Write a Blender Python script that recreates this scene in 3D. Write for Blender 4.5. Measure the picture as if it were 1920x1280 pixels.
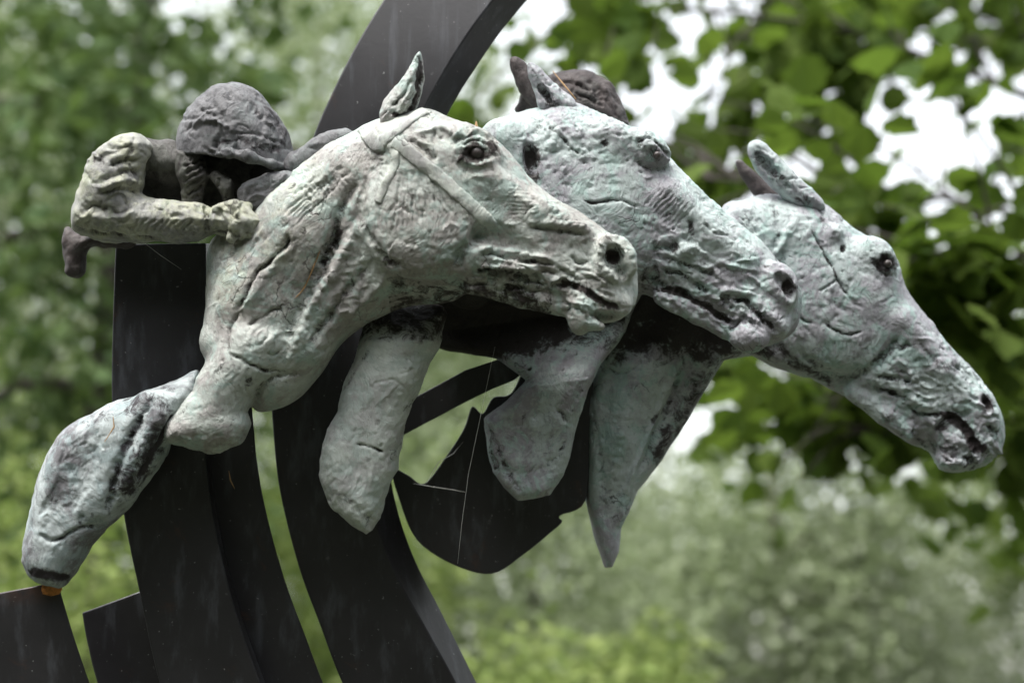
import bpy, bmesh, math, random
import numpy as np
from mathutils import Vector, Matrix
from mathutils.bvhtree import BVHTree

random.seed(7); RNG = np.random.default_rng(7)
sc = bpy.context.scene
for o in list(bpy.data.objects): bpy.data.objects.remove(o)

# ------------------------------------------------------------------ camera
LENS = 50.0
PITCH = math.radians(15)
S = 1/1200.0                      # metres per design unit at the sculpture
D = LENS/36*1920                  # distance to the sculpture in design units
CAM = Vector((0, 0, 1.62))
FWD = Vector((0, math.cos(PITCH), math.sin(PITCH)))
UP = Vector((0, -math.sin(PITCH), math.cos(PITCH)))
cd = bpy.data.cameras.new('camera'); cam = bpy.data.objects.new('camera', cd)
sc.collection.objects.link(cam); sc.camera = cam
cd.lens = LENS; cd.sensor_width = 36; cd.clip_start = 0.05; cd.clip_end = 2000
cam.location = CAM; cam.rotation_euler = (math.pi/2+PITCH, 0, 0)
cd.dof.use_dof = True; cd.dof.focus_distance = (D-60)*S; cd.dof.aperture_fstop = 1.8

# ------------------------------------------------------------------ sky, sun, exposure
SUN_EL, SUN_AZ = math.radians(61), math.radians(212)   # soft high sun, behind the viewer's left shoulder
w = bpy.data.worlds.new('World'); sc.world = w; w.use_nodes = True
nt = w.node_tree; N = nt.nodes; L = nt.links
bg = N['Background']; sky = N.new('ShaderNodeTexSky'); sky.sky_type = 'NISHITA'
sky.sun_disc = False; sky.sun_elevation = SUN_EL; sky.sun_rotation = SUN_AZ
sky.air_density = 1.6; sky.dust_density = 4.0
hs = N.new('ShaderNodeHueSaturation'); hs.inputs['Saturation'].default_value = 0.20   # bright overcast
hs.inputs['Value'].default_value = 2.5
L.new(sky.outputs[0], hs.inputs['Color']); L.new(hs.outputs[0], bg.inputs['Color'])
bg.inputs['Strength'].default_value = 0.15
sd = bpy.data.lights.new('sun', 'SUN'); sun = bpy.data.objects.new('sun', sd); sc.collection.objects.link(sun)
sd.energy = 2.3; sd.angle = math.radians(10); sd.color = (1, 0.97, 0.92)
sdir = Vector((math.sin(SUN_AZ)*math.cos(SUN_EL), math.cos(SUN_AZ)*math.cos(SUN_EL), math.sin(SUN_EL)))
sun.rotation_euler = (-sdir).to_track_quat('-Z', 'Y').to_euler(); sun.location = (0, 0, 12)
sc.view_settings.view_transform = 'Standard'; sc.view_settings.look = 'None'
sc.view_settings.exposure = 0.35; sc.view_settings.gamma = 1
sc.render.engine = 'CYCLES'; sc.cycles.use_denoising = True
sc.cycles.max_bounces = 6; sc.cycles.transparent_max_bounces = 4

# ------------------------------------------------------------------ helpers
COL = sc.collection
def world(P):
    """design space (x right, y down, w away from the viewer) -> world, a rigid turn and one uniform scale"""
    P = np.asarray(P, dtype=np.float64)
    x = (P[:, 0]-960)*S; d = (D+P[:, 2])*S; z = -(P[:, 1]-640)*S
    f, u = np.array(FWD), np.array(UP)
    return np.array(CAM)[None, :] + np.stack([x, 0*x, 0*x], 1) + d[:, None]*f + z[:, None]*u
def pp(x, y, w=0.0):
    k = 1+w/D
    return (960+(x-960)*k, 640+(y-640)*k, w)
def wpt(x, y, w=0.0): return Vector(world([pp(x, y, w)])[0])

def tag(o, label=None, cat=None, group=None, kind=None):
    for k, v in (('label', label), ('category', cat), ('group', group), ('kind', kind)):
        if v: o[k] = v
    return o
def empty(name, loc, label, cat, group=None):
    o = bpy.data.objects.new(name, None); COL.objects.link(o); o.location = loc
    o.empty_display_size = 0.1
    return tag(o, label, cat, group)
def link_mesh(name, V, F, mat, parent=None, smooth=True):
    V = np.asarray(V, dtype=np.float32)
    if parent is not None:
        off = Vector(parent.location)
        if parent.parent is not None: off = off + Vector(parent.parent.location)
        V = V - np.array(off, dtype=np.float32)
    me = bpy.data.meshes.new(name)
    if isinstance(F, np.ndarray):
        n, k = F.shape
        me.vertices.add(len(V)); me.vertices.foreach_set('co', V.ravel())
        me.loops.add(n*k); me.loops.foreach_set('vertex_index', F.astype(np.int32).ravel())
        me.polygons.add(n); me.polygons.foreach_set('loop_start', np.arange(0, n*k, k, dtype=np.int32))
        me.update(calc_edges=True)
    else:
        me.from_pydata([tuple(v) for v in V], [], F)
    me.polygons.foreach_set('use_smooth', np.full(len(me.polygons), smooth))
    me.materials.append(mat)
    o = bpy.data.objects.new(name, me); COL.objects.link(o)
    if parent is not None: o.parent = parent
    return o

def catmull(P, n=8, closed=False):
    P = np.asarray(P, float); m = len(P); out = []
    rng = range(m) if closed else range(m-1)
    for i in rng:
        if closed: p0, p1, p2, p3 = P[i-1], P[i], P[(i+1) % m], P[(i+2) % m]
        else: p0, p1, p2, p3 = P[max(i-1, 0)], P[i], P[i+1], P[min(i+2, m-1)]
        for t in np.linspace(0, 1, n, endpoint=False):
            out.append(0.5*((2*p1)+(-p0+p2)*t+(2*p0-5*p1+4*p2-p3)*t*t+(-p0+3*p1-3*p2+p3)*t**3))
    if not closed: out.append(P[-1])
    return np.array(out)

_LAT = np.random.default_rng(11).random(4096).astype(np.float32)
def vnoise(P, scale, seed=0):
    Q = P/scale + seed*17.31
    I = np.floor(Q).astype(np.int64); f = (Q-I).astype(np.float32); f = f*f*(3-2*f)
    def h(a, b, c): return _LAT[((a*73856093) ^ (b*19349663) ^ (c*83492791)) & 4095]
    x, y, z = I[:, 0], I[:, 1], I[:, 2]; fx, fy, fz = f[:, 0], f[:, 1], f[:, 2]
    def lerp(a, b, t): return a+(b-a)*t
    v = lerp(lerp(lerp(h(x, y, z), h(x+1, y, z), fx), lerp(h(x, y+1, z), h(x+1, y+1, z), fx), fy),
             lerp(lerp(h(x, y, z+1), h(x+1, y, z+1), fx), lerp(h(x, y+1, z+1), h(x+1, y+1, z+1), fx), fy), fz)
    return v*2-1

def blur2(A, r):
    r = int(max(1, r)); k = np.exp(-0.5*(np.arange(-2*r, 2*r+1)/r)**2); k /= k.sum()
    A = np.pad(A, 2*r, mode='edge')
    A = np.apply_along_axis(lambda v: np.convolve(v, k, 'valid'), 0, A)
    return np.apply_along_axis(lambda v: np.convolve(v, k, 'valid'), 1, A)

def poly_sd(poly, X, Y):
    """signed distance, negative inside"""
    d2 = np.full(X.shape, 1e12); inside = np.zeros(X.shape, bool); n = len(poly)
    for i in range(n):
        ax, ay = poly[i]; bx, by = poly[(i+1) % n]
        ex, ey = bx-ax, by-ay; l2 = ex*ex+ey*ey+1e-9
        t = np.clip(((X-ax)*ex+(Y-ay)*ey)/l2, 0, 1)
        d2 = np.minimum(d2, (X-ax-t*ex)**2+(Y-ay-t*ey)**2)
        if ay != by:
            c = ((ay > Y) != (by > Y)) & (X < (bx-ax)*(Y-ay)/(by-ay)+ax)
            inside ^= c
    d = np.sqrt(d2)
    return np.where(inside, -d, d)

class Clay:
    """a block of clay on a grid: add and cut soft forms, then skin it"""
    def __init__(s, x0, x1, y0, y1, w0, w1, h=2.4):
        s.h = h; s.o = np.array([x0, y0, w0], float)
        s.n = [int((x1-x0)/h)+1, int((y1-y0)/h)+1, int((w1-w0)/h)+1]
        s.ax = [s.o[i]+h*np.arange(s.n[i]) for i in range(3)]
        s.F = np.full(s.n, 60.0, np.float32)
    def blk(s, lo, hi):
        sl = []
        for i in range(3):
            a = int(np.clip((lo[i]-s.o[i])/s.h, 0, s.n[i])); b = int(np.clip((hi[i]-s.o[i])/s.h+2, 0, s.n[i]))
            sl.append(slice(a, max(a, b)))
        sl = tuple(sl)
        X, Y, W = np.meshgrid(*[s.ax[i][sl[i]].astype(np.float32) for i in range(3)], indexing='ij', sparse=True)
        return sl, X, Y, W
    def put(s, sl, d, k, cut=False):
        A = s.F[sl]; d = d.astype(np.float32)
        if A.size == 0: return
        if cut:
            d = -d; h = np.maximum(k-np.abs(A-d), 0)/k; s.F[sl] = np.maximum(A, d)+h*h*k*0.25
        else:
            h = np.maximum(k-np.abs(A-d), 0)/k; s.F[sl] = np.minimum(A, d)-h*h*k*0.25
    def ell(s, c, r, ang=0, k=14, cut=False, tilt=0):
        """ellipsoid at photo point c, radii r, turned by ang degrees in the picture plane"""
        c = pp(*c); r = np.array(r, float); m = max(r)+k+6
        sl, X, Y, W = s.blk([c[i]-m for i in range(3)], [c[i]+m for i in range(3)])
        a = math.radians(ang); x = X-c[0]; y = Y-c[1]; z = W-c[2]
        u = x*math.cos(a)+y*math.sin(a); v = -x*math.sin(a)+y*math.cos(a)
        if tilt:
            t = math.radians(tilt); u, z = u*math.cos(t)+z*math.sin(t), -u*math.sin(t)+z*math.cos(t)
        k0 = np.sqrt((u/r[0])**2+(v/r[1])**2+(z/r[2])**2)
        k1 = np.sqrt((u/r[0]**2)**2+(v/r[1]**2)**2+(z/r[2]**2)**2)+1e-9
        s.put(sl, k0*(k0-1)/k1, k, cut)
    def tube(s, pts, rad, k=10, cut=False, flat=1.0):
        """tapered limb through photo points (x, y, w); flat < 1 squashes it in depth"""
        P = [pp(*p) for p in pts]
        if not hasattr(rad, '__len__'): rad = [rad]*len(P)
        for i in range(len(P)-1):
            a, b = np.array(P[i]), np.array(P[i+1]); ra, rb = rad[i], rad[i+1]; m = max(ra, rb)+k+6
            sl, X, Y, W = s.blk(np.minimum(a, b)-m, np.maximum(a, b)+m)
            e = b-a; l2 = (e*e).sum()+1e-9
            t = np.clip(((X-a[0])*e[0]+(Y-a[1])*e[1]+(W-a[2])*e[2])/l2, 0, 1)
            d = np.sqrt((X-a[0]-t*e[0])**2+(Y-a[1]-t*e[1])**2+((W-a[2]-t*e[2])/flat)**2)-(ra+(rb-ra)*t)
            s.put(sl, d*min(1, flat+.2), k, cut)
    def form(s, poly, wc, H, R, k=14, blur=6, n=6, rough=0, seed=1, tw=0.0, pw=2.0):
        """a rounded solid with this side profile, half thickness H (number or f(x,y)), edge radius R,
        mid plane depth wc (number or f(x,y))"""
        w0 = wc if not callable(wc) else wc(poly[0][0], poly[0][1])
        q = catmull([pp(x, y, w0 if not callable(wc) else wc(x, y))[:2] for x, y in poly], n, True)
        if rough:
            nn = vnoise(np.c_[q, 0*q[:, :1]], 14, seed)*rough; q = q+np.c_[nn, vnoise(np.c_[q, 0*q[:, :1]], 11, seed+5)*rough]
        Hm = H if not callable(H) else max(H(x, y) for x, y in poly)
        ws = [wc] if not callable(wc) else [wc(x, y) for x, y in poly]
        lo = [q[:, 0].min()-24, q[:, 1].min()-24, min(ws)-Hm-24]; hi = [q[:, 0].max()+24, q[:, 1].max()+24, max(ws)+Hm+24]
        sl, X, Y, W = s.blk(lo, hi)
        X2, Y2 = np.meshgrid(X.ravel(), Y.ravel(), indexing='ij')
        d = poly_sd(q, X2, Y2)
        db = blur2(d, blur/s.h)
        t = np.clip(-d/(2.0*blur), 0, 1); d = d*(1-t)+db*t
        Hv = H if not callable(H) else H(X2, Y2)
        wv = wc if not callable(wc) else wc(X2, Y2)
        Hv = (np.zeros_like(d)+Hv)[:, :, None]; wv = (np.zeros_like(d)+wv)[:, :, None]
        g = np.maximum(R+d, 0)[:, :, None]
        z = np.abs(W-wv)*(R/Hv)
        f = (g**pw+z**pw)**(1/pw)-R
        s.put(sl, f*np.minimum(1, Hv/R), k)
    def skin(s):
        F = s.F; F[0] = F[-1] = 9; F[:, 0] = F[:, -1] = 9; F[:, :, 0] = F[:, :, -1] = 9
        nx, ny, nz = F.shape; sgn = F < 0
        c = np.zeros((nx-1, ny-1, nz-1), np.int8)
        for i in (0, 1):
            for j in (0, 1):
                for k in (0, 1): c += sgn[i:nx-1+i, j:ny-1+j, k:nz-1+k]
        act = (c > 0) & (c < 8); idx = np.full(act.shape, -1, np.int64)
        I = np.argwhere(act); idx[act] = np.arange(len(I))
        acc = np.zeros((len(I), 3)); cnt = np.zeros(len(I))
        for ax in range(3):
            o1, o2 = [a for a in range(3) if a != ax]
            for p in (0, 1):
                for q in (0, 1):
                    off = np.zeros(3, int); off[o1] = p; off[o2] = q
                    A = I+off; B = A.copy(); B[:, ax] += 1
                    fa = F[A[:, 0], A[:, 1], A[:, 2]]; fb = F[B[:, 0], B[:, 1], B[:, 2]]
                    m = (fa < 0) != (fb < 0); t = fa[m]/(fa[m]-fb[m])
                    pt = A[m].astype(float); pt[:, ax] += t; acc[m] += pt; cnt[m] += 1
        V = acc/cnt[:, None]*s.h+s.o
        faces = []
        for ax in range(3):
            o1, o2 = (ax+1) % 3, (ax+2) % 3
            a = [slice(1, n-1) for n in F.shape]; b = list(a); a[ax] = slice(0, F.shape[ax]-1); b[ax] = slice(1, F.shape[ax])
            sa, sb = sgn[tuple(a)], sgn[tuple(b)]
            E = np.argwhere(sa != sb); base = E+1; base[:, ax] -= 1
            fl = sa[tuple(E.T)]
            def g(d1, d2):
                q = base.copy(); q[:, o1] -= d1; q[:, o2] -= d2; return idx[q[:, 0], q[:, 1], q[:, 2]]
            Q = np.stack([g(1, 1), g(0, 1), g(0, 0), g(1, 0)], 1)
            Q[~fl] = Q[~fl][:, ::-1]; faces.append(Q)
        Fc = np.concatenate(faces)
        # orientation: flip whole set if inward
        v = V[Fc]; nrm = np.cross(v[:, 1]-v[:, 0], v[:, 3]-v[:, 0]); cen = v.mean(1)
        # orientation is checked by the enclosed volume
        vol = (nrm*cen).sum()
        if vol < 0: Fc = Fc[:, ::-1]     # outward normals
        s.V, s.Fc = V, Fc; s.stain = np.zeros(len(V), np.float32); s.lichen = np.zeros(len(V), np.float32)
        return s
    def normals(s):
        V, Fc = s.V, s.Fc; v = V[Fc]
        n = np.cross(v[:, 2]-v[:, 0], v[:, 3]-v[:, 1]); vn = np.zeros_like(V)
        for i in range(4): 
            for a in range(3): vn[:, a] += np.bincount(Fc[:, i], n[:, a], len(V))
        vn /= np.linalg.norm(vn, axis=1)[:, None]+1e-9
        return -vn if not getattr(s, '_flip', False) else vn
    def outward(s):
        n = s.normals()
        g = np.sign((n*(s.V-s.V.mean(0))).sum()); return n*g
    def grade(s):
        """fix: outward normal from the field gradient sign"""
        return s.outward()
    def lumps(s, layers, seed=1):
        n = s.outward(); d = 0
        for sc_, amp in layers:
            d = d+vnoise(s.V, sc_, seed+sc_)*amp
        s.V = s.V+n*d[:, None] if not np.isscalar(d) else s.V
    def strokes(s, ST):
        """modelling-tool strokes on the viewer's side: (points, width, height, stain)"""
        n = s.outward(); face = np.clip(-n[:, 2]*1.6+0.15, 0, 1)
        k = 1+s.V[:, 2]/D; X = 960+(s.V[:, 0]-960)/k; Y = 640+(s.V[:, 1]-640)/k
        P0 = s.V.copy(); X = X+vnoise(P0, 16, 31)*3.2+vnoise(P0, 6, 32)*1.2; Y = Y+vnoise(P0, 15, 33)*3.2+vnoise(P0, 6, 34)*1.2
        vary = 1+.55*vnoise(P0, 20, 35)+.35*vnoise(P0, 7, 36)
        disp = np.zeros(len(X))
        for st in ST:
            pts, wd, amp = st[0], st[1], st[2]; stain = st[3] if len(st) > 3 else 0
            q = catmull(pts, 5) if len(pts) > 2 else np.array(pts, float)
            r = wd*2.4
            if amp < 0 and wd > 4: amp *= .7
            m = np.where((X > q[:, 0].min()-r) & (X < q[:, 0].max()+r) & (Y > q[:, 1].min()-r) & (Y < q[:, 1].max()+r))[0]
            if len(m) == 0: continue
            x, y = X[m], Y[m]; d2 = np.full(len(m), 1e9); tt = np.zeros(len(m)); ns = max(1, len(q)-1)
            if len(q) == 1: d2 = (x-q[0, 0])**2+(y-q[0, 1])**2; tt[:] = 0.5
            for i in range(len(q)-1):
                ex, ey = q[i+1]-q[i]; l2 = ex*ex+ey*ey+1e-9
                t = np.clip(((x-q[i, 0])*ex+(y-q[i, 1])*ey)/l2, 0, 1)
                dd = (x-q[i, 0]-t*ex)**2+(y-q[i, 1]-t*ey)**2
                u = dd < d2; d2[u] = dd[u]; tt[u] = (i+t[u])/ns
            g = np.exp(-d2/(wd*wd))*face[m]
            if len(q) > 1: g = g*np.clip(np.minimum(tt, 1-tt)*7+0.35, 0, 1)
            disp[m] += amp*g*vary[m]
            if stain and stain < .85: stain *= .62
            if stain: s.stain[m] = np.maximum(s.stain[m], np.clip(g*1.3, 0, 1)*stain)
        s.V = s.V+n*disp[:, None]
    def rough(s, regs):
        """patches of torn, crusty clay: (x, y, rx, ry, amp, scale)"""
        n = s.outward(); k = 1+s.V[:, 2]/D; X = 960+(s.V[:, 0]-960)/k; Y = 640+(s.V[:, 1]-640)/k; d = np.zeros(len(X))
        for x, y, rx, ry, amp, scl in regs:
            g = np.exp(-(((X-x)/rx)**2+((Y-y)/ry)**2)**1.5)
            m = np.where(g > .03)[0]
            if len(m) == 0: continue
            q = s.V[m]+np.c_[vnoise(s.V[m], scl, 41), vnoise(s.V[m], scl, 42), vnoise(s.V[m], scl, 43)]*scl*.5
            r = .55-np.abs(vnoise(q, scl, 44))*1.6+vnoise(q, scl*.4, 45)*.5
            d[m] += .42*amp*g[m]*r
        s.V = s.V+n*d[:, None]
    def build(s, name, mat, parent):
        o = link_mesh(name, world(s.V), s.Fc, mat, parent)
        for nm, arr in (('stain', np.clip(s.stain, 0, 1)), ('lichen', s.lichen)):
            a = o.data.attributes.new(nm, 'FLOAT', 'POINT'); a.data.foreach_set('value', arr.astype(np.float32))
        return o

def tool_marks(x0, x1, y0, y1, n, ang, spread, ln=(12, 40), wd=(1.8, 4), amp=1.6, seed=3):
    r = random.Random(seed); out = []
    for _ in range(n):
        x, y = r.uniform(x0, x1), r.uniform(y0, y1); a = math.radians(ang+r.gauss(0, spread)); l = r.uniform(*ln)
        b = r.uniform(-.3, .3)
        out.append(([(x, y), (x+l*.5*math.cos(a), y+l*.5*math.sin(a)), (x+l*math.cos(a+b), y+l*math.sin(a+b))],
                    r.uniform(*wd), r.choice((-1, -1, 1))*amp*r.uniform(.5, 1.4)))
    return out
def comb(a0, a1, b0, b1, n, wd=2.2, amp=-1.8, bend=0):
    """n parallel or fanned comb lines from segment a0-a1 to segment b0-b1"""
    out = []
    for i in range(n):
        t = i/(n-1); p = np.array(a0)*(1-t)+np.array(a1)*t; q = np.array(b0)*(1-t)+np.array(b1)*t
        m = (p+q)/2+np.array([(q-p)[1], -(q-p)[0]])*bend
        out.append(([tuple(p), tuple(m), tuple(q)], wd, amp*random.uniform(.6, 1.2)))
    return out
def pits(x0, x1, y0, y1, n, seed=5, amp=-3, wd=(2, 4), stain=.5):
    r = random.Random(seed); return [([(r.uniform(x0, x1), r.uniform(y0, y1))], r.uniform(*wd), amp*r.uniform(.5, 1.3), stain*r.random()) for _ in range(n)]

# ------------------------------------------------------------------ materials
class NB:
    def __init__(s, name):
        s.m = bpy.data.materials.new(name); s.m.use_nodes = True; s.t = s.m.node_tree; s.N = s.t.nodes
        s.b = s.N['Principled BSDF']; s.out = s.N['Material Output']
    def n(s, typ, **kw):
        x = s.N.new('ShaderNode'+typ)
        for k, v in kw.items():
            if k in x.inputs.keys(): x.inputs[k].default_value = v
            else: setattr(x, k, v)
        return x
    def l(s, a, b): s.t.links.new(a, b)
    def noise(s, vec, scale, detail=5, rough=.6, dist=0.0):
        x = s.n('TexNoise'); x.inputs['Scale'].default_value = scale; x.inputs['Detail'].default_value = detail
        x.inputs['Roughness'].default_value = rough; x.inputs['Distortion'].default_value = dist
        s.l(vec, x.inputs['Vector']); return x.outputs['Fac']
    def ramp(s, fac, lo, hi, inv=False):
        x = s.n('MapRange'); x.inputs['From Min'].default_value = lo; x.inputs['From Max'].default_value = hi
        x.interpolation_type = 'SMOOTHSTEP'
        if inv: x.inputs['To Min'].default_value = 1; x.inputs['To Max'].default_value = 0
        s.l(fac, x.inputs['Value']); return x.outputs['Result']
    def math(s, op, a, b):
        x = s.n('Math', operation=op)
        for i, v in enumerate((a, b)):
            if isinstance(v, (int, float)): x.inputs[i].default_value = v
            else: s.l(v, x.inputs[i])
        return x.outputs[0]
    def mix(s, fac, a, b):
        x = s.n('MixRGB')
        for i, v in enumerate((fac, a, b)):
            if isinstance(v, (int, float)): x.inputs[i].default_value = v
            elif isinstance(v, tuple): x.inputs[i].default_value = (*v, 1)
            else: s.l(v, x.inputs[i])
        return x.outputs[0]

def patina(name, pale, mauve, green, dark, warm, darkness=0.0, bump=1.0):
    m = NB(name); co = m.n('TexCoord').outputs['Object']
    v = m.noise(co, 9, 8, .68, .6); c = m.mix(m.ramp(v, .44, .57), pale, mauve)
    v2 = m.noise(co, 19, 8, .74, .8); c = m.mix(m.math('MULTIPLY', m.ramp(v2, .49, .60), .8), c, green)
    v5 = m.noise(co, 48, 6, .75, .5); c = m.mix(m.math('MULTIPLY', m.ramp(v5, .52, .64), .4), c, tuple(x*.6 for x in mauve))
    la = m.n('Attribute', attribute_name='lichen').outputs['Fac']
    v6 = m.noise(co, 24, 7, .75); la2 = m.math('MULTIPLY', la, m.math('MULTIPLY', m.ramp(v6, .42, .62), .8)); c = m.mix(la2, c, warm)
    v7 = m.noise(co, 85, 6, .75); c = m.mix(m.math('MULTIPLY', m.ramp(v7, .52, .66), .28), c, tuple(min(1, x*1.4) for x in pale))
    v3 = m.noise(co, 13, 10, .78, 1.0); c = m.mix(m.math('MULTIPLY', m.ramp(v3, .63-darkness, .70-darkness), .65), c, dark)
    v4 = m.noise(co, 150, 5, .75); c = m.mix(m.math('MULTIPLY', m.ramp(v4, .62, .70), .4), c, dark)
    # hairline dark scratches
    wv = m.n('TexVoronoi'); wv.feature = 'DISTANCE_TO_EDGE'; wv.inputs['Scale'].default_value = 16
    wd = m.n('TexNoise'); wd.inputs['Scale'].default_value = 14; wd.inputs['Detail'].default_value = 6; m.l(co, wd.inputs['Vector'])
    wa = m.n('VectorMath', operation='MULTIPLY_ADD'); m.l(wd.outputs['Color'], wa.inputs[0]); wa.inputs[1].default_value = (.12, .12, .12); m.l(co, wa.inputs[2])
    m.l(wa.outputs[0], wv.inputs['Vector'])
    cr = m.math('MULTIPLY', m.ramp(wv.outputs['Distance'], .0, .022, True), m.ramp(m.noise(co, 12, 4, .6), .55, .62))
    c = m.mix(m.math('MULTIPLY', cr, .7), c, dark)
    st = m.n('Attribute', attribute_name='stain').outputs['Fac']
    v8 = m.noise(co, 42, 9, .8, .6); sb = m.math('ADD', st, m.math('MULTIPLY', m.math('SUBTRACT', v8, .5), 3.2)); sb = m.math('MINIMUM', sb, .62); sb = m.math('MAXIMUM', sb, .12)
    c = m.mix(m.math('MULTIPLY', m.math('MULTIPLY', m.ramp(sb, .12, .62), m.ramp(m.math('MINIMUM', st, .25), 0, .25)), .98), c, dark)
    m.l(c, m.b.inputs['Base Color']); m.b.inputs['Roughness'].default_value = .62
    sp_ = m.n('MapRange'); sp_.inputs['To Min'].default_value = .38; sp_.inputs['To Max'].default_value = .12; m.l(st, sp_.inputs['Value']); m.l(sp_.outputs['Result'], m.b.inputs['Specular IOR Level'])   # less shine in stains and in painted shade
    b1 = m.n('Bump'); b1.inputs['Strength'].default_value = .5*bump; b1.inputs['Distance'].default_value = .005
    m.l(m.noise(co, 40, 10, .74, .6), b1.inputs['Height'])
    b2 = m.n('Bump'); b2.inputs['Strength'].default_value = .7*bump; b2.inputs['Distance'].default_value = .003
    mp = m.n('Mapping'); mp.inputs['Scale'].default_value = (230, 230, 34); mp.inputs['Rotation'].default_value = (.2, .75, .1)
    dn = m.n('TexNoise'); dn.inputs['Scale'].default_value = 7; m.l(co, dn.inputs['Vector'])
    ad = m.n('VectorMath', operation='MULTIPLY_ADD'); m.l(dn.outputs['Color'], ad.inputs[0]); ad.inputs[1].default_value = (.14, .14, .14); m.l(co, ad.inputs[2])
    m.l(ad.outputs[0], mp.inputs['Vector'])
    g = m.n('TexNoise'); g.inputs['Scale'].default_value = 1; g.inputs['Detail'].default_value = 3; m.l(mp.outputs[0], g.inputs['Vector'])
    m.l(g.outputs['Fac'], b2.inputs['Height']); m.l(b1.outputs[0], b2.inputs['Normal'])
    b3 = m.n('Bump'); b3.inputs['Strength'].default_value = .6*bump; b3.inputs['Distance'].default_value = .003; b3.invert = True
    m.l(m.math('ADD', cr, m.ramp(v4, .56, .68)), b3.inputs['Height']); m.l(b2.outputs[0], b3.inputs['Normal'])
    m.l(b3.outputs[0], m.b.inputs['Normal'])
    return m.m
M = {}
M['p1'] = patina('patina_pale', (.45, .485, .45), (.32, .31, .295), (.36, .46, .425), (.034, .027, .025), (.54, .54, .38))
M['p2'] = patina('patina_blue', (.41, .47, .46), (.30, .295, .32), (.34, .46, .43), (.032, .027, .025), (.5, .52, .42), .01)
M['p3'] = patina('patina_violet', (.40, .46, .455), (.30, .30, .325), (.30, .42, .39), (.032, .026, .026), (.46, .48, .40), .015)
M['leg'] = patina('patina_leg', (.50, .545, .51), (.41, .42, .41), (.40, .47, .44), (.036, .03, .027), (.46, .43, .29), -.03, .6)
M['jk'] = patina('patina_sleeve', (.32, .325, .295), (.20, .20, .195), (.25, .28, .21), (.05, .042, .042), (.42, .43, .31), .01)
M['hm'] = patina('bronze_helmet', (.15, .15, .155), (.085, .085, .09), (.17, .185, .185), (.025, .02, .022), (.2, .2, .15), .05)
M['br'] = patina('bronze_brown', (.075, .062, .060), (.045, .036, .035), (.095, .09, .085), (.016, .011, .011), (.1, .1, .08), .03)
M['dk'] = patina('bronze_dark', (.075, .072, .066), (.04, .036, .035), (.09, .095, .08), (.014, .011, .011), (.2, .2, .12), .05)
M['hind'] = patina('patina_hind', (.42, .47, .47), (.17, .17, .18), (.29, .36, .365), (.04, .034, .038), (.3, .3, .25), .02, .7)

def steel(name, base, rust=0.0):
    m = NB(name); co = m.n('TexCoord').outputs['Object']
    c = m.mix(m.ramp(m.noise(co, 5, 5, .6), .35, .7), tuple(x*.8 for x in base), tuple(x*1.35 for x in base))
    mp = m.n('Mapping'); mp.inputs['Scale'].default_value = (26, 26, 2.2); m.l(co, mp.inputs['Vector'])
    c = m.mix(m.math('MULTIPLY', m.ramp(m.noise(mp.outputs[0], 1.4, 5, .6), .50, .72), .6), c, (.070, .075, .085))
    sp = m.noise(co, 170, 2, .5); c = m.mix(m.math('MULTIPLY', m.ramp(sp, .72, .78), .55), c, (.30, .30, .30))
    c = m.mix(m.math('MULTIPLY', m.ramp(m.noise(co, 60, 3, .5), .70, .80), .3), c, (.2, .2, .2))
    c = m.mix(m.math('MULTIPLY', m.ramp(m.noise(co, 11, 9, .75, .5), .60, .72), .45), c, (.075, .032, .018))
    c = m.mix(m.math('MULTIPLY', m.ramp(m.noise(co, 26, 8, .8, 1.2), .60, .68), .3), c, (.06, .062, .066))
    rs = m.n('Attribute', attribute_name='rust').outputs['Fac']
    rv = m.math('MULTIPLY', rs, m.ramp(m.noise(co, 55, 5, .7), .3, .6))
    c = m.mix(rv, c, (.30, .10, .025))
    m.l(c, m.b.inputs['Base Color']); m.b.inputs['Specular IOR Level'].default_value = .42
    rr = m.n('MapRange'); rr.inputs['To Min'].default_value = .28; rr.inputs['To Max'].default_value = .58
    m.l(m.noise(co, 9, 5, .6), rr.inputs['Value']); m.l(rr.outputs[0], m.b.inputs['Roughness'])
    b = m.n('Bump'); b.inputs['Strength'].default_value = .25; b.inputs['Distance'].default_value = .001
    m.l(m.noise(co, 90, 6, .7), b.inputs['Height']); m.l(b.outputs[0], m.b.inputs['Normal'])
    return m.m
M['steel'] = steel('black_steel', (.021, .0205, .0225))

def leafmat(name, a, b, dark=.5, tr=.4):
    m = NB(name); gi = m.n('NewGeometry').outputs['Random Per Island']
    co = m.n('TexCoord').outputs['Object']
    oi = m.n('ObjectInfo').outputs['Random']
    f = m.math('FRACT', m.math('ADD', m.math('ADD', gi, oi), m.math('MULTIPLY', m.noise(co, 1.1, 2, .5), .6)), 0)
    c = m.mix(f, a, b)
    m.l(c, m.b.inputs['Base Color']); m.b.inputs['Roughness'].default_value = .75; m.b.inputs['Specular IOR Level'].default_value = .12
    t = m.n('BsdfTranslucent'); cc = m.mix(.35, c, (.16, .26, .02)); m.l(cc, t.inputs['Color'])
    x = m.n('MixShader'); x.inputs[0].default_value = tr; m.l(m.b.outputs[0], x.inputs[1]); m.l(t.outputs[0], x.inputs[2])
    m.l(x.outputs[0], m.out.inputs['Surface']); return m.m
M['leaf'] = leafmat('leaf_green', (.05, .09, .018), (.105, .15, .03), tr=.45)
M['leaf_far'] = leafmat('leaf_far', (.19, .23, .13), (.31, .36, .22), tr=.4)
M['leaf_pale'] = leafmat('leaf_pale', (.26, .31, .20), (.40, .43, .32), tr=.4)  # distance haze is put into these light greens
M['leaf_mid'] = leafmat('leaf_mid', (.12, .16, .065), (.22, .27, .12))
M['leaf_yel'] = leafmat('leaf_yellow', (.19, .26, .08), (.32, .38, .14))
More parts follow.
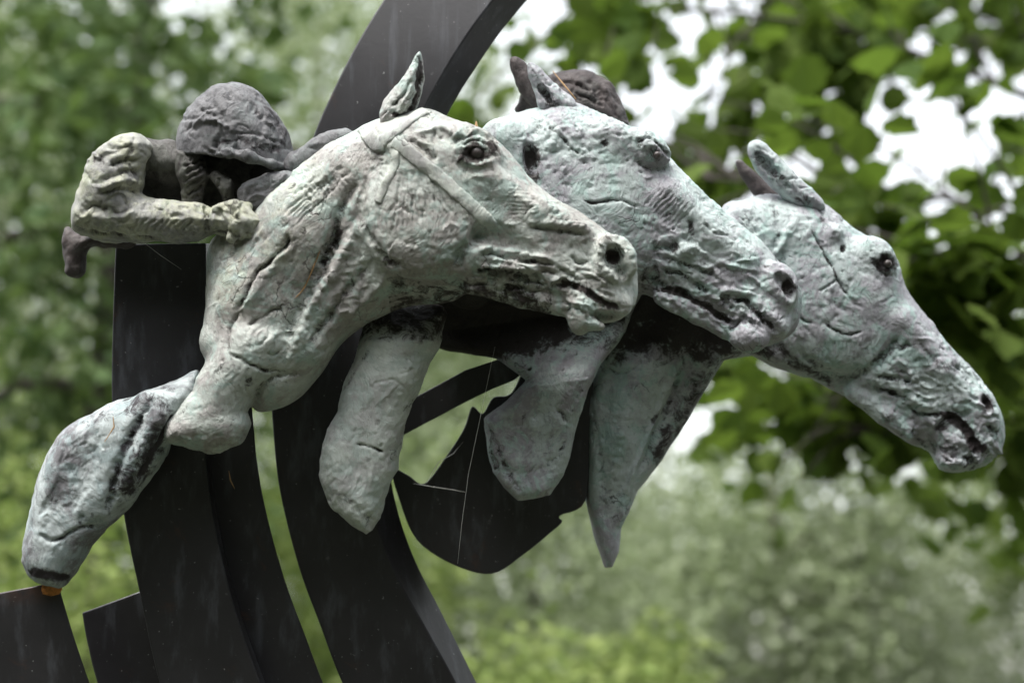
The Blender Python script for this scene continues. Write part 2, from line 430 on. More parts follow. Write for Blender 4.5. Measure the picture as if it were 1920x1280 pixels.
M['leaf_wood'] = leafmat('leaf_wood', (.035, .04, .028), (.055, .065, .04), tr=.08)
M['needle'] = leafmat('conifer_green', (.06, .10, .04), (.12, .17, .07), tr=.3)
def simple(name, col, rough=.8, var=.4, scale=12, bump=.3):
    m = NB(name); co = m.n('TexCoord').outputs['Object']
    m.l(m.mix(m.ramp(m.noise(co, scale, 6, .65), .3, .7), tuple(x*(1-var) for x in col), tuple(x*(1+var) for x in col)), m.b.inputs['Base Color'])
    m.b.inputs['Roughness'].default_value = rough
    b = m.n('Bump'); b.inputs['Strength'].default_value = bump; b.inputs['Distance'].default_value = .01
    m.l(m.noise(co, scale*4, 5, .7), b.inputs['Height']); m.l(b.outputs[0], m.b.inputs['Normal']); return m.m
M['bark'] = simple('bark', (.05, .042, .035), .9, .5, 9)
M['bark_grey'] = simple('bark_grey', (.10, .09, .075), .9, .4, 9)
M['grass'] = simple('grass_ground', (.045, .05, .032), .95, .4, 1.5)
M['straw'] = simple('dry_needle', (.36, .22, .10), .7, .3, 60, .1)
M['web'] = simple('spider_silk', (.6, .6, .58), .4, .1, 60, .0)
M['eye'] = simple('bronze_eye', (.05, .042, .04), .3, .4, 60, .2)
M['weld'] = simple('rusty_weld', (.50, .20, .05), .85, .5, 90, .6)
M['strap'] = patina('patina_strap', (.50, .53, .48), (.30, .30, .29), (.34, .40, .37), (.06, .05, .05), (.4, .4, .3), -.02, .7)
#==STRUCTURE==
# ------------------------------------------------------------------ the ground
def ground():
    n = 60; g = np.linspace(-1, 1, n); g = np.sign(g)*np.abs(g)**2.2*400
    X, Y = np.meshgrid(g, g, indexing='ij')
    r = np.hypot(X, Y); Z = np.where(r > 8, vnoise(np.c_[X.ravel(), Y.ravel(), 0*X.ravel()], 11, 3).reshape(X.shape)*.25, 0)
    V = np.c_[X.ravel(), Y.ravel(), Z.ravel()]
    F = [(i*n+j, (i+1)*n+j, (i+1)*n+j+1, i*n+j+1) for i in range(n-1) for j in range(n-1)]
    tag(link_mesh('ground', V, F, M['grass']), kind='structure')
ground()

# ------------------------------------------------------------------ steel blades
def ribbon(name, FL, FR, wf, wb, parent, n=10, BR=None, BL=None, rust=None, lean=0):
    """a curved steel bar: front-left and front-right edges at depth wf, back edges at depth wb"""
    A = catmull(FL, n); B = catmull(FR, n)
    m = max(len(A), len(B))
    def rs(P):
        t = np.linspace(0, len(P)-1, m); i = np.minimum(t.astype(int), len(P)-2); f = (t-i)[:, None]; return P[i]*(1-f)+P[i+1]*f
    A, B = rs(A), rs(B)
    C = rs(catmull(BR, n)) if BR is not None else B; E = rs(catmull(BL, n)) if BL is not None else A
    V = []
    for i in range(m):
        l_ = lean*max(0, 330-A[i][1])**2/700     # the top of the arc leans away, so its face looks up at the sky
        V += [pp(*A[i], wf+l_), pp(*B[i], wf+l_), pp(*C[i], wb+l_), pp(*E[i], wb+l_)]
    F = [(0, 1, 2, 3), tuple((m-1)*4+k for k in (3, 2, 1, 0))]
    for i in range(m-1):
        for k in range(4):
            a, b = i*4+k, i*4+(k+1) % 4; F.append((a, a+4, b+4, b))
    o = link_mesh(name, world(V), F, M['steel'], parent, smooth=False)
    bm = bmesh.new(); bm.from_mesh(o.data); bmesh.ops.recalc_face_normals(bm, faces=bm.faces); bm.to_mesh(o.data); bm.free()
    at = o.data.attributes.new('rust', 'FLOAT', 'POINT')
    if rust:
        X = np.array(V); val = np.zeros(len(X), np.float32)
        at.data.foreach_set('value', np.array([max(0, 1-math.hypot(v[0]-rust[0], v[1]-rust[1])/rust[2]) for v in V], np.float32))
    o.data.polygons.foreach_set('use_smooth', [True]*len(o.data.polygons)); o.data.set_sharp_from_angle(angle=math.radians(32))
    md = o.modifiers.new('edge', 'BEVEL'); md.width = .0022; md.segments = 2; md.limit_method = 'ANGLE'; md.angle_limit = math.radians(35)
    return o
def base_of(x, y=3300, w=0):
    p = wpt(x, y, w); return (p.x, p.y, 0)
def plate(name, poly, w0, w1, parent, mat=None, nn=5, smooth_outline=True):
    q = catmull(poly, nn, True) if smooth_outline else np.array(poly, float); m = len(q)
    V = [pp(*p, w0) for p in q]+[pp(*p, w1) for p in q]
    F = [tuple(range(m)), tuple(range(2*m-1, m-1, -1))]+[(i, (i+1) % m, m+(i+1) % m, m+i) for i in range(m)]
    o = link_mesh(name, world(V), F, mat or M['steel'], parent, smooth=False)
    bm = bmesh.new(); bm.from_mesh(o.data); bmesh.ops.recalc_face_normals(bm, faces=bm.faces); bm.to_mesh(o.data); bm.free()
    md = o.modifiers.new('edge', 'BEVEL'); md.width = .002; md.segments = 2; md.limit_method = 'ANGLE'; md.angle_limit = math.radians(35)
    return o

GB = 'black steel blades carrying the bronze sculpture'
t = empty('steel_support', base_of(900, w=90), 'largest black steel arc sweeping from the top of the frame behind the nearest horse neck', 'steel support', GB)
ribbon('bar', [(905, -260), (810, -130), (720, 0), (655, 110), (590, 250), (542, 400), (515, 560), (508, 700), (512, 800), (525, 920), (560, 1060), (600, 1170), (640, 1275), (720, 1450), (820, 1700), (900, 2100), (920, 2600), (925, 3500)],
       [(1150, -260), (1035, -130), (925, 0), (860, 90), (800, 195), (740, 320), (700, 480), (680, 650), (682, 800), (700, 960), (745, 1080), (800, 1180), (855, 1280), (930, 1430), (1030, 1690), (1100, 2100), (1120, 2600), (1125, 3500)], 70, 150, t,
       BR=[(1225, -260), (1105, -130), (990, 0), (920, 88), (840, 215), (790, 340), (755, 480), (730, 650), (722, 800), (740, 930), (775, 1040), (830, 1150), (895, 1280), (970, 1430), (1070, 1690), (1140, 2100), (1160, 2600), (1165, 3500)], lean=.30)
t = empty('steel_support', base_of(700, w=-20), 'front black steel blade with a blunt squared top under the crouching rider', 'steel support', GB)
ribbon('bar', [(217, 458), (212, 600), (210, 740), (218, 860), (235, 980), (262, 1110), (300, 1280), (360, 1460), (440, 1700), (500, 2100), (520, 2600), (520, 3500)],
       [(386, 456), (386, 560), (384, 680), (382, 780), (388, 880), (404, 990), (437, 1130), (490, 1285), (560, 1450), (640, 1700), (700, 2100), (720, 2600), (720, 3500)], -40, 20, t,
       BR=[(396, 457), (395, 560), (392, 680), (390, 780), (396, 880), (412, 990), (446, 1130), (500, 1285), (570, 1450), (650, 1700), (710, 2100), (730, 2600), (730, 3500)])
t = empty('steel_support', base_of(840, w=60), 'black steel blade close behind the squared one, left of the light gap', 'steel support', GB)
ribbon('bar', [(372, 560), (372, 700), (378, 800), (388, 900), (410, 1010), (440, 1130), (490, 1285), (560, 1450), (650, 1700), (700, 2100), (720, 2600), (720, 3500)],
       [(462, 560), (466, 680), (474, 780), (484, 880), (504, 980), (535, 1090), (572, 1190), (610, 1290), (680, 1450), (760, 1700), (820, 2100), (840, 2600), (840, 3500)], 35, 75, t)
t = empty('steel_support', base_of(300, w=-60), 'black steel blade at lower left corner with an orange rusty weld on top', 'steel support', GB)
ribbon('bar', [(-60, 1122), (-48, 1190), (-20, 1285), (30, 1450), (110, 1700), (200, 2100), (220, 2600), (220, 3500)],
       [(108, 1090), (136, 1185), (170, 1285), (230, 1450), (310, 1700), (380, 2100), (400, 2600), (400, 3500)], -110, -70, t, rust=(95, 1092, 60))
t2 = link_mesh('weld', world([pp(96+a, 1104+b, -106+c) for a, b, c in [(21*math.cos(i*.785)*(1+.2*math.sin(i*3)), (13*math.sin(i*.785)), -14+k*22) for k in (0, 1) for i in range(8)]]),
               [tuple(range(7, -1, -1)), tuple(range(8, 16))]+[(i, (i+1) % 8, 8+(i+1) % 8, 8+i) for i in range(8)], M['weld'], t)
t = empty('steel_support', base_of(500, w=40), 'short black steel blade in bottom left half hidden behind the front blade', 'steel support', GB)
ribbon('bar', [(154, 1148), (164, 1205), (186, 1290), (240, 1450), (330, 1700), (400, 2100), (420, 2600), (420, 3500)],
       [(268, 1106), (300, 1185), (335, 1290), (400, 1450), (480, 1700), (560, 2100), (580, 2600), (580, 3500)], 30, 70, t)
t = empty('steel_bracket', wpt(925, 960, 150), 'dark hooked steel bracket hanging between the bronze legs', 'steel bracket')
plate('hook', [(735, 880), (750, 940), (782, 1012), (850, 1058), (922, 1075), (980, 1040), (1030, 1000), (1054, 978), (1050, 966), (1098, 938), (1105, 820), (1110, 700), (1060, 655), (1000, 660), (960, 735), (925, 745), (905, 775), (885, 762), (870, 803), (836, 856), (796, 906), (765, 890)], 150, 200, t)
plate('cross_beam', [(690, 800), (740, 765), (872, 694), (975, 660), (990, 690), (965, 712), (925, 728), (880, 750), (700, 845)], 120, 152, t, smooth_outline=False)
#==HORSES==
H1, H2, H3 = {}, {}, {}
# ================================================================== horse nearest the viewer
c = Clay(285, 1225, 170, 870, -260, 70, 2.4)
c.form([(715, 222), (655, 252), (600, 290), (545, 335), (505, 378), (470, 415), (400, 450), (388, 520), (392, 600), (432, 600), (430, 660), (450, 700), (478, 768), (520, 768), (562, 745), (600, 700), (640, 640), (700, 600), (770, 575), (860, 560), (900, 500), (830, 380), (790, 270), (750, 222)],
       lambda x, y: -60-25*np.clip((np.asarray(x)-400)/300, 0, 1), lambda x, y: 88+0*x, 105, 16, 9)
c.tube([(650, 330, -120), (560, 430, -115), (480, 560, -110), (430, 640, -115)], [52, 66, 62, 52], 40, flat=.9)   # neck and shoulder muscle
c.tube([(690, 480, -115), (630, 560, -120), (570, 640, -115), (520, 720, -100)], [34, 42, 44, 34], 22)
c.form([(452, 590), (410, 635), (380, 690), (352, 745), (318, 788), (315, 822), (345, 838), (395, 852), (440, 840), (468, 805), (464, 770), (480, 735), (520, 690), (540, 620)], -125, 66, 62, 12, 4, n=3, rough=5, pw=2.3)
head = [(690, 262), (710, 232), (755, 214), (800, 205), (845, 222), (895, 240), (940, 272), (975, 310), (1000, 340), (1040, 372), (1085, 398), (1130, 430), (1172, 462), (1190, 492), (1195, 530), (1190, 572), (1160, 600), (1120, 606), (1085, 600), (1060, 594), (1000, 580), (930, 562), (860, 546), (795, 532), (742, 510), (704, 468), (684, 420), (682, 360), (688, 300)]
c.form(head, -125, lambda x, y: 98-30*np.clip((np.asarray(x)-860)/300, 0, 1), 100, 14, 9)
c.ell((785, 415, -185), (98, 98, 42), 0, 26)                  # round cheek
c.ell((880, 278, -188), (58, 34, 30), 25, 20)                 # brow
c.tube([(910, 330, -195), (1000, 395, -190), (1090, 440, -180)], [26, 20, 16], 24)   # facial crest
c.ell((1148, 488, -178), (42, 44, 28), 60, 18)                # nostril flare
c.ell((1120, 560, -170), (62, 32, 30), 15, 18)                # lip
c.ell((1090, 592, -178), (24, 36, 26), 8, 8); c.ell((1082, 570, -178), (20, 34, 26), 0, 10); c.ell((1108, 606, -176), (26, 13, 26), 15, 8)                 # chin
c.tube([(890, 530, -165), (980, 550, -165), (1050, 570, -165)], [22, 22, 20], 14)
c.tube([(905, 485, -178), (980, 505, -182), (1040, 515, -180)], [13, 13, 12], 10)
# cuts
c.ell((1152, 482, -214), (20, 27, 40), -12, 5, cut=True); c.ell((1166, 508, -196), (11, 16, 22), -30, 6, cut=True)
c.tube([(1058, 533, -208), (1080, 540, -206), (1118, 564, -210), (1165, 588, -200)], [10, 8, 10, 8], 6, cut=True)
c.ell((1140, 594, -190), (26, 11, 40), 12, 5, cut=True)
c.ell((1056, 531, -210), (15, 12, 18), 20, 6, cut=True)
c.ell((830, 250, -224), (30, 14, 14), 20, 14, cut=True)
c.ell((950, 455, -215), (58, 20, 18), 20, 20, cut=True)
c.ell((893, 289, -222), (17, 11, 12), 12, 5, cut=True)
c.skin()
c.lumps([(70, 3.0), (30, 1.2), (13, .5), (7, .4)], 1)
ST = [([(537, 441), (534, 461), (506, 492), (486, 506), (468, 530), (458, 558), (444, 578)], 3.6, -8, .7),
      ([(537, 470), (505, 505), (480, 540), (462, 575)], 9, 4),
      ([(448, 585), (431, 613), (427, 640), (434, 661), (455, 678), (479, 688), (506, 695), (554, 695)], 3.2, -6, .6),
      ([(465, 607), (493, 592), (527, 575)], 2.6, -4, .3), ([(500, 660), (510, 665), (522, 655)], 3, -4, .3),
      ([(630, 437), (610, 489), (592, 523), (575, 558), (554, 599), (537, 643)], 13, -18, .35),
      ([(640, 430), (620, 470), (604, 500)], 8, -7, .8),
      ([(678, 420), (635, 490), (597, 551), (572, 592), (553, 645)], 11, 10),
      ([(690, 500), (661, 533), (637, 568), (609, 602), (585, 643)], 9, -13, .5),
      ([(720, 520), (690, 555), (650, 590)], 8, 6), ([(560, 700), (520, 705), (493, 723), (479, 747)], 4.5, -9, .5),
      ([(468, 716)], 8, -5, .7), ([(470, 690), (460, 720), (466, 740)], 4, -3, .3),
      ([(670, 337), (652, 370), (643, 388), (628, 435), (610, 483)], 8, -11, .45),
      ([(688, 322), (670, 373), (658, 417)], 9, 5), ([(650, 250), (640, 300), (600, 370)], 14, -3),
      ([(679, 405), (688, 435), (705, 465), (726, 489), (752, 500)], 7, -9, .6),
      ([(688, 330), (683, 370), (684, 410)], 5, -5, .3),
      ([(630, 250), (560, 320), (500, 390)], 10, 4),
      ([(912, 432), (880, 458), (864, 482), (858, 508)], 12, -13, .25),
      ([(1001, 425), (1028, 428), (1055, 435), (1095, 440)], 4, -7, .35), ([(990, 415), (1040, 418), (1100, 428)], 6, 4),
      ([(907, 475), (951, 482), (1001, 489), (1041, 495)], 4.5, -9, .55), ([(900, 466), (950, 472), (1030, 484)], 5, 5),
      ([(890, 509), (941, 512), (984, 522), (1025, 536)], 5.5, -12, .7), ([(895, 498), (950, 500), (1000, 508)], 5, 6),
      ([(941, 536), (991, 543), (1030, 552)], 5, -11, .7), ([(860, 530), (930, 547), (990, 560)], 6, -6, .4),
      ([(1036, 545), (1033, 530), (1042, 520), (1058, 518), (1072, 526)], 4, 6), ([(1058, 530)], 13, -6, .9),
      ([(1072, 533), (1095, 542), (1118, 558), (1138, 570), (1160, 577)], 6, -8, .95),
      ([(1095, 526), (1125, 545), (1150, 556)], 5, -5, .3), ([(1064, 566), (1066, 585)], 4, -4, .5),
      ([(1150, 482)], 15, -2, 1.0), ([(1165, 512)], 11, -2, .7), ([(1128, 455), (1128, 480), (1138, 510), (1160, 530)], 4, 5),
      ([(1126, 470), (1132, 450), (1155, 444), (1178, 462), (1187, 500), (1178, 525)], 6, 7), ([(1128, 470), (1124, 500), (1140, 522)], 5, 4),
      ([(860, 262), (890, 250), (922, 262), (934, 285)], 3, -5, .6), ([(868, 270), (890, 260), (914, 268)], 2.6, -5, .7),
      ([(858, 254), (890, 241), (930, 256)], 3.2, 4, .3), ([(864, 290), (890, 312), (925, 300)], 4, 3.5), ([(855, 304), (885, 322), (925, 312)], 6, -3, .2),
      ([(892, 287)], 21, 0, .95), ([(868, 300)], 10, 0, .8), ([(905, 306)], 10, 0, .6), ([(915, 262), (930, 280)], 9, 0, .9), ([(850, 270), (872, 246), (905, 238), (938, 262)], 3, -4, .5), ([(846, 262), (870, 236), (910, 230)], 3.2, 3.5), ([(870, 256), (892, 246), (915, 254)], 2.4, 4, .3), ([(862, 300), (868, 286), (862, 272)], 3, 3),
      ([(815, 248), (812, 275), (818, 300)], 3, -5, .4), ([(770, 262), (795, 280), (812, 300)], 4, -5, .3), ([(782, 250), (830, 240), (850, 250)], 5, 4),
      ([(935, 300), (975, 340), (1010, 380)], 7, -4), ([(960, 330), (1060, 405), (1120, 445)], 8, 3),
      ([(985, 400), (990, 390), (998, 386)], 2.4, -4, .5), ([(690, 425), (760, 450), (830, 450)], 10, -2),
      ([(832, 432), (846, 420), (860, 425)], 3, 3), ([(740, 380), (730, 400)], 3, -2)]
ST += comb((752, 318), (804, 322), (736, 432), (846, 400), 12, 2.5, -4.2)
ST += comb((646, 305), (654, 322), (535, 398), (562, 416), 5, 2.6, -4)
ST += comb((560, 352), (640, 330), (590, 400), (655, 362), 9, 2.4, -3, .1)
ST += comb((705, 400), (735, 410), (712, 440), (745, 445), 6, 2.4, -2)
ST += comb((860, 470), (770, 520), (850, 500), (780, 535), 9, 2.4, -2)
ST += comb((950, 350), (960, 400), (990, 352), (1010, 400), 8, 2.2, -1.8)
ST += comb((1040, 390), (1120, 440), (1020, 410), (1090, 455), 9, 2.2, -1.6)
ST += tool_marks(400, 700, 300, 700, 120, 125, 18, seed=2, amp=1.5) + tool_marks(700, 1180, 230, 600, 210, 25, 35, seed=4, amp=1.5)
ST += tool_marks(880, 1100, 470, 580, 70, 12, 14, (20, 50), (2.2, 4.5), 3.2, 8)
ST += tool_marks(320, 480, 640, 840, 40, 110, 30, seed=14, amp=1)
ST += pits(900, 1190, 420, 600, 60, 5) + pits(640, 900, 240, 520, 40, 6, -2.4) + pits(400, 700, 480, 760, 20, 7, -2)
c.rough([(1000, 520, 130, 42, 8, 17), (1110, 570, 80, 34, 7, 12), (880, 280, 45, 30, 5, 9), (740, 500, 70, 30, 7, 16), (600, 560, 90, 120, 3, 26), (500, 520, 90, 90, 2.5, 22), (1150, 500, 40, 50, 4, 10), (705, 300, 26, 40, 6, 10), (640, 520, 60, 90, 6, 14), (790, 420, 110, 100, 2.5, 24), (1010, 440, 80, 50, 3, 16), (560, 640, 60, 60, 4, 18), (400, 830, 90, 20, 5, 10)])
c.strokes(ST)
X, Y = c.V[:, 0], c.V[:, 1]
c.stain = np.maximum(c.stain, .12*np.clip((690-X)/60, 0, 1)*np.clip((Y-400)/60, 0, 1)*np.clip((640-Y)/60, 0, 1))
c.lichen = np.clip((640-X)/240, 0, 1)*np.clip((620-Y)/160, 0, 1)*.8+.12*np.clip((700-Y)/400, 0, 1)
c.stain = np.maximum(c.stain, .42*np.clip((Y-515)/40, 0, 1)*(X > 740)*(X < 1030))  # jaw underside: stains, with its shade painted into the colour
horse1 = empty('horse_statue', wpt(430, 640, -60), 'nearest pale green bronze racehorse wearing a bridle, its rider crouched behind the neck', 'horse statue', 'bronze racehorses galloping side by side')
b1 = c.build('body', M['p1'], horse1)
bvh = {}
def hook_surface(o, parent):
    me = o.data; off = Vector(parent.location)
    vs = [v.co+off for v in me.vertices]; return BVHTree.FromPolygons(vs, [tuple(p.vertices) for p in me.polygons])
T1 = hook_surface(b1, horse1)
def surf(T, x, y, lift=0, default=-200):
    p = wpt(x, y, 0); d = (p-CAM).normalized(); h = T.ray_cast(CAM, d)
    if h[0] is None: return wpt(x, y, default), -d
    nrm = h[1] if h[1].dot(d) < 0 else -h[1]
    return h[0]-d*lift*S, nrm
def strap(name, T, pts, wd, th, parent, mat=None, lift=0, seg=7):
    """a flat leather strap laid along the surface"""
    q = catmull(pts, seg); C, Nn = [], []
    for x, y in q:
        a, b = surf(T, x, y); C.append(a); Nn.append(b)
    d0 = [(c_-CAM).length for c_ in C]           # smooth the path in depth
    for _ in range(4): d0 = [d0[0]]+[min(d0[i], (d0[i-1]+d0[i]+d0[i+1])/3) for i in range(1, len(d0)-1)]+[d0[-1]]
    C = [CAM+(c_-CAM).normalized()*d_ for c_, d_ in zip(C, d0)]
    V, F = [], []; m = len(C)
    for i in range(m):
        tg = (C[min(i+1, m-1)]-C[max(i-1, 0)]).normalized(); nv = Nn[i]
        if i: nv = (Nn[i-1]+Nn[i]+Nn[min(i+1, m-1)]).normalized()
        sd_ = tg.cross(nv).normalized(); nv = sd_.cross(tg).normalized()
        if nv.dot(CAM-C[i]) < 0: nv = -nv
        f = (1 if 0 < i < m-1 else .7)*(1+.06*math.sin(i*1.7)); W_ = wd*f*S*.5; t_ = th*S
        for a, b in ((-1, -.9), (-1.0, .35), (-.75, .85), (0, 1), (.75, .85), (1.0, .35), (1, -.9)):
            V.append(C[i]+sd_*W_*a+nv*t_*b)
    for i in range(m-1):
        for k in range(7):
            a, b = i*7+k, i*7+(k+1) % 7; F.append((a, b, b+7, a+7))
    F += [tuple(range(6, -1, -1)), tuple((m-1)*7+k for k in range(7))]
    o = link_mesh(name, V, F, mat or M['strap'], parent)
    bm = bmesh.new(); bm.from_mesh(o.data); bmesh.ops.recalc_face_normals(bm, faces=bm.faces); bm.to_mesh(o.data); bm.free()
    return o
def eyeball(T, x, y, r, parent, push=-.35):
    p, n = surf(T, x, y); d = (p-CAM).normalized(); p = p-d*push*r*S
    bm = bmesh.new(); bmesh.ops.create_uvsphere(bm, u_segments=24, v_segments=16, radius=r*S)
    for v in bm.verts: v.co = v.co+p
    V = [tuple(v.co) for v in bm.verts]; F = [tuple(v.index for v in f.verts) for f in bm.faces]; bm.free()
    return link_mesh('eye', V, F, M['eye'], parent)
eyeball(T1, 894, 287, 13, horse1, -.1)
strap('headstall', T1, [(798, 209), (788, 212), (765, 228), (738, 248), (716, 268)], 26, 4.5, horse1)
strap('headstall', T1, [(684, 238), (694, 256), (706, 268), (722, 268)], 30, 4.5, horse1)
strap('cheek_strap', T1, [(738, 264), (760, 280), (787, 303), (825, 333), (862, 366), (890, 392), (912, 412), (922, 428)], 24, 3.2, horse1)
strap('throat_strap', T1, [(729, 272), (739, 286), (741, 305), (733, 326), (721, 350), (708, 380)], 16, 3.2, horse1)

def ear(name, outline, wc, H, R, cup, mat, parent, tube=None, seed=1, bb=None, st=None):
    xs = [p[0] for p in outline]; ys = [p[1] for p in outline]
    e = Clay(min(xs)-60, max(xs)+60, min(ys)-60, max(ys)+60, wc-H-30+min(0, wc*.0), wc+H+40, 1.8)
    e.form(outline, wc, H, R, 8, 4)
    if cup: 
        for (x, y, r1, r2, ang) in cup: e.ell((x, y, wc-H), (r1, r2, H*.7), ang, 5, cut=True)
    e.skin(); e.lumps([(18, 1.6), (8, .9)], seed)
    if st: e.strokes(st)
    return e.build(name, mat, parent)
ear('ear', [(716, 240), (711, 212), (722, 186), (744, 160), (766, 128), (782, 100), (789, 97), (794, 112), (795, 145), (790, 180), (780, 205), (760, 228), (738, 242)], -150, 24, 24, [], M['p1'], horse1, seed=2,
    st=[([(794, 105), (792, 145), (786, 185), (770, 215)], 9, -9, .85), ([(776, 130), (768, 165), (758, 200)], 5, 5), ([(735, 200), (750, 185), (762, 170)], 2.5, -5, .8), ([(736, 214), (752, 220), (744, 232)], 5, -5, .9), ([(750, 225), (765, 212)], 8, -4, .8)]
       +tool_marks(715, 790, 110, 230, 26, -55, 15, (12, 30), (2, 3), 2, 71))
# second foreleg of the nearest horse, cut off below the knee
c = Clay(560, 870, 540, 1030, -150, 60, 2.4)
c.form([(700, 575), (682, 625), (655, 700), (625, 780), (602, 850), (600, 890), (612, 930), (640, 965), (688, 998), (712, 972), (722, 935), (745, 880), (755, 830), (765, 770), (792, 720), (805, 680), (825, 640), (830, 575)], lambda x, y: -45+60*np.clip((640-np.asarray(y))/70, 0, 1)+0*np.asarray(x), 60, 60, 10, 4, n=3, rough=4, pw=2.3)
c.skin(); c.lumps([(60, 4), (26, 2), (12, 1.2), (7, .8)], 5)
c.strokes([([(670, 833), (690, 838), (718, 848)], 2.2, -5, .8), ([(640, 740), (660, 700), (690, 655)], 4, -2, .4), ([(700, 720), (735, 712), (765, 735)], 3, -2),
           ([(760, 660), (780, 720), (765, 760)], 6, -4, .2), ([(610, 930), (650, 940), (700, 975)], 12, -5, .3)]
          + tool_marks(610, 810, 600, 980, 60, 105, 30, seed=9, amp=1.0)+pits(620, 780, 620, 900, 14, 9, -2.5))
c.stain = np.maximum(c.stain, np.clip((655-c.V[:, 1])/60, 0, 1)*.7)  # shade at the top of the leg, put into the colour
leg2 = c.build('leg', M['leg'], horse1)
# hind stub bending down to the lower left, resting on the rusty blade
c = Clay(20, 400, 670, 1120, -200, -20, 2.4)
c.form([(378, 700), (350, 706), (300, 730), (240, 748), (190, 765), (132, 800), (92, 850), (66, 920), (50, 990), (44, 1050), (62, 1084), (100, 1096), (122, 1099), (150, 1060), (185, 1005), (235, 960), (280, 900), (308, 850), (320, 795), (350, 775), (385, 760)], -110, 58, 54, 10, 4, n=3, rough=3, pw=2.2)
c.tube([(370, 735, -110), (300, 775, -125), (240, 850, -120), (170, 930, -120)], [30, 36, 40, 36], 26)
c.skin(); c.lumps([(60, 3), (26, 2), (11, 1)], 6)
c.strokes([([(285, 740), (262, 790), (240, 830), (215, 900), (205, 960)], 9, -16, .75), ([(312, 770), (285, 800), (255, 860), (230, 910)], 12, 7, .25), ([(325, 775), (300, 830), (260, 895)], 6, -7, .9),
           ([(72, 1002), (92, 1012), (120, 1008), (150, 990), (178, 985)], 4, -6, .5), ([(150, 985), (155, 965)], 3, -4, .4), ([(55, 1072), (90, 1078), (130, 1084)], 8, -3, 1.0),
           ([(300, 720), (340, 740)], 8, -4, .5), ([(300, 800), (275, 850), (235, 930)], 30, 0, .8), ([(230, 760), (285, 755), (320, 790)], 24, 0, .7), ([(150, 800), (230, 765)], 12, 0, .5)]
          + comb((120, 830), (190, 800), (75, 960), (140, 960), 13, 2.6, -3.2, .08)+tool_marks(60, 300, 780, 1060, 60, 120, 20, seed=19, amp=1.2))
hind = c.build('leg', M['hind'], horse1)

# ================================================================== middle horse
c = Clay(750, 1560, 150, 960, -90, 300, 2.5)
c.form([(1000, 300), (900, 330), (868, 420), (790, 530), (795, 630), (828, 650), (880, 664), (932, 672), (985, 714), (950, 752), (907, 785), (912, 840), (925, 880), (945, 908), (970, 937), (1000, 932), (1030, 925), (1055, 890), (1068, 850), (1082, 790), (1098, 735), (1125, 685), (1170, 620), (1195, 560), (1190, 420), (1100, 300)],
       lambda x, y: 75+90*np.clip((740-np.asarray(y)-.15*(np.asarray(x)-900))/130, 0, 1)*np.clip((np.asarray(y)-525)/50, 0, 1)+0*np.asarray(x), lambda x, y: 58+0*np.asarray(x), 30, 8, 2, n=1, rough=5, pw=3.0)
head2 = [(885, 262), (930, 228), (975, 210), (1010, 200), (1060, 190), (1110, 208), (1180, 240), (1225, 260), (1258, 298), (1290, 335), (1340, 380), (1400, 430), (1455, 485), (1490, 525), (1503, 555), (1498, 600), (1478, 630), (1440, 648), (1400, 652), (1370, 640), (1335, 622), (1290, 600), (1240, 565), (1200, 548), (1150, 540), (1080, 520), (1000, 470), (930, 400), (885, 330)]
c.form(head2, 60, lambda x, y: 95-28*np.clip((np.asarray(x)-1180)/300, 0, 1), 100, 14, 9)
c.ell((1110, 385, 2), (115, 105, 42), 10, 26)
c.ell((1150, 265, -8), (50, 36, 30), 30, 20); c.ell((1215, 278, -6), (46, 30, 32), 30, 16)
c.tube([(960, 330, 50), (900, 430, 45), (880, 520, 50)], [85, 80, 60], 20)      # neck behind the nearest cheek
c.tube([(1250, 360, -10), (1330, 440, -2), (1400, 490, 6)], [26, 20, 18], 24)
c.ell((1462, 535, 8), (36, 46, 26), -20, 16); c.ell((1420, 590, 12), (66, 34, 32), 30, 16)
c.ell((1405, 632, 4), (38, 30, 34), 10, 7)
c.tube([(1245, 555, 10), (1310, 585, 14), (1365, 618, 18)], [20, 22, 20], 10)
c.tube([(1235, 500, -2), (1300, 520, 0), (1350, 545, 4)], [13, 13, 12], 9)
c.ell((1262, 440, -12), (20, 14, 16), 30, 10); c.ell((1280, 470, -18), (22, 15, 18), 10, 6)
c.ell((945, 262, 0), (46, 40, 40), 0, 18)
c.ell((1479, 538, -34), (18, 38, 40), -30, 5, cut=True)
c.ell((995, 297, -38), (14, 32, 24), -12, 8, cut=True)
c.ell((1358, 560, -24), (14, 14, 14), 20, 7, cut=True)
c.tube([(1368, 556, -26), (1400, 566, -28), (1432, 596, -26), (1456, 622, -14)], [7, 9, 11, 9], 6, cut=True)
c.ell((1260, 462, -38), (18, 8, 18), 15, 5, cut=True)
c.ell((1228, 290, -42), (19, 16, 14), 30, 5, cut=True)
c.skin(); c.lumps([(70, 3.0), (30, 1.3), (13, .6), (7, .4)], 9)
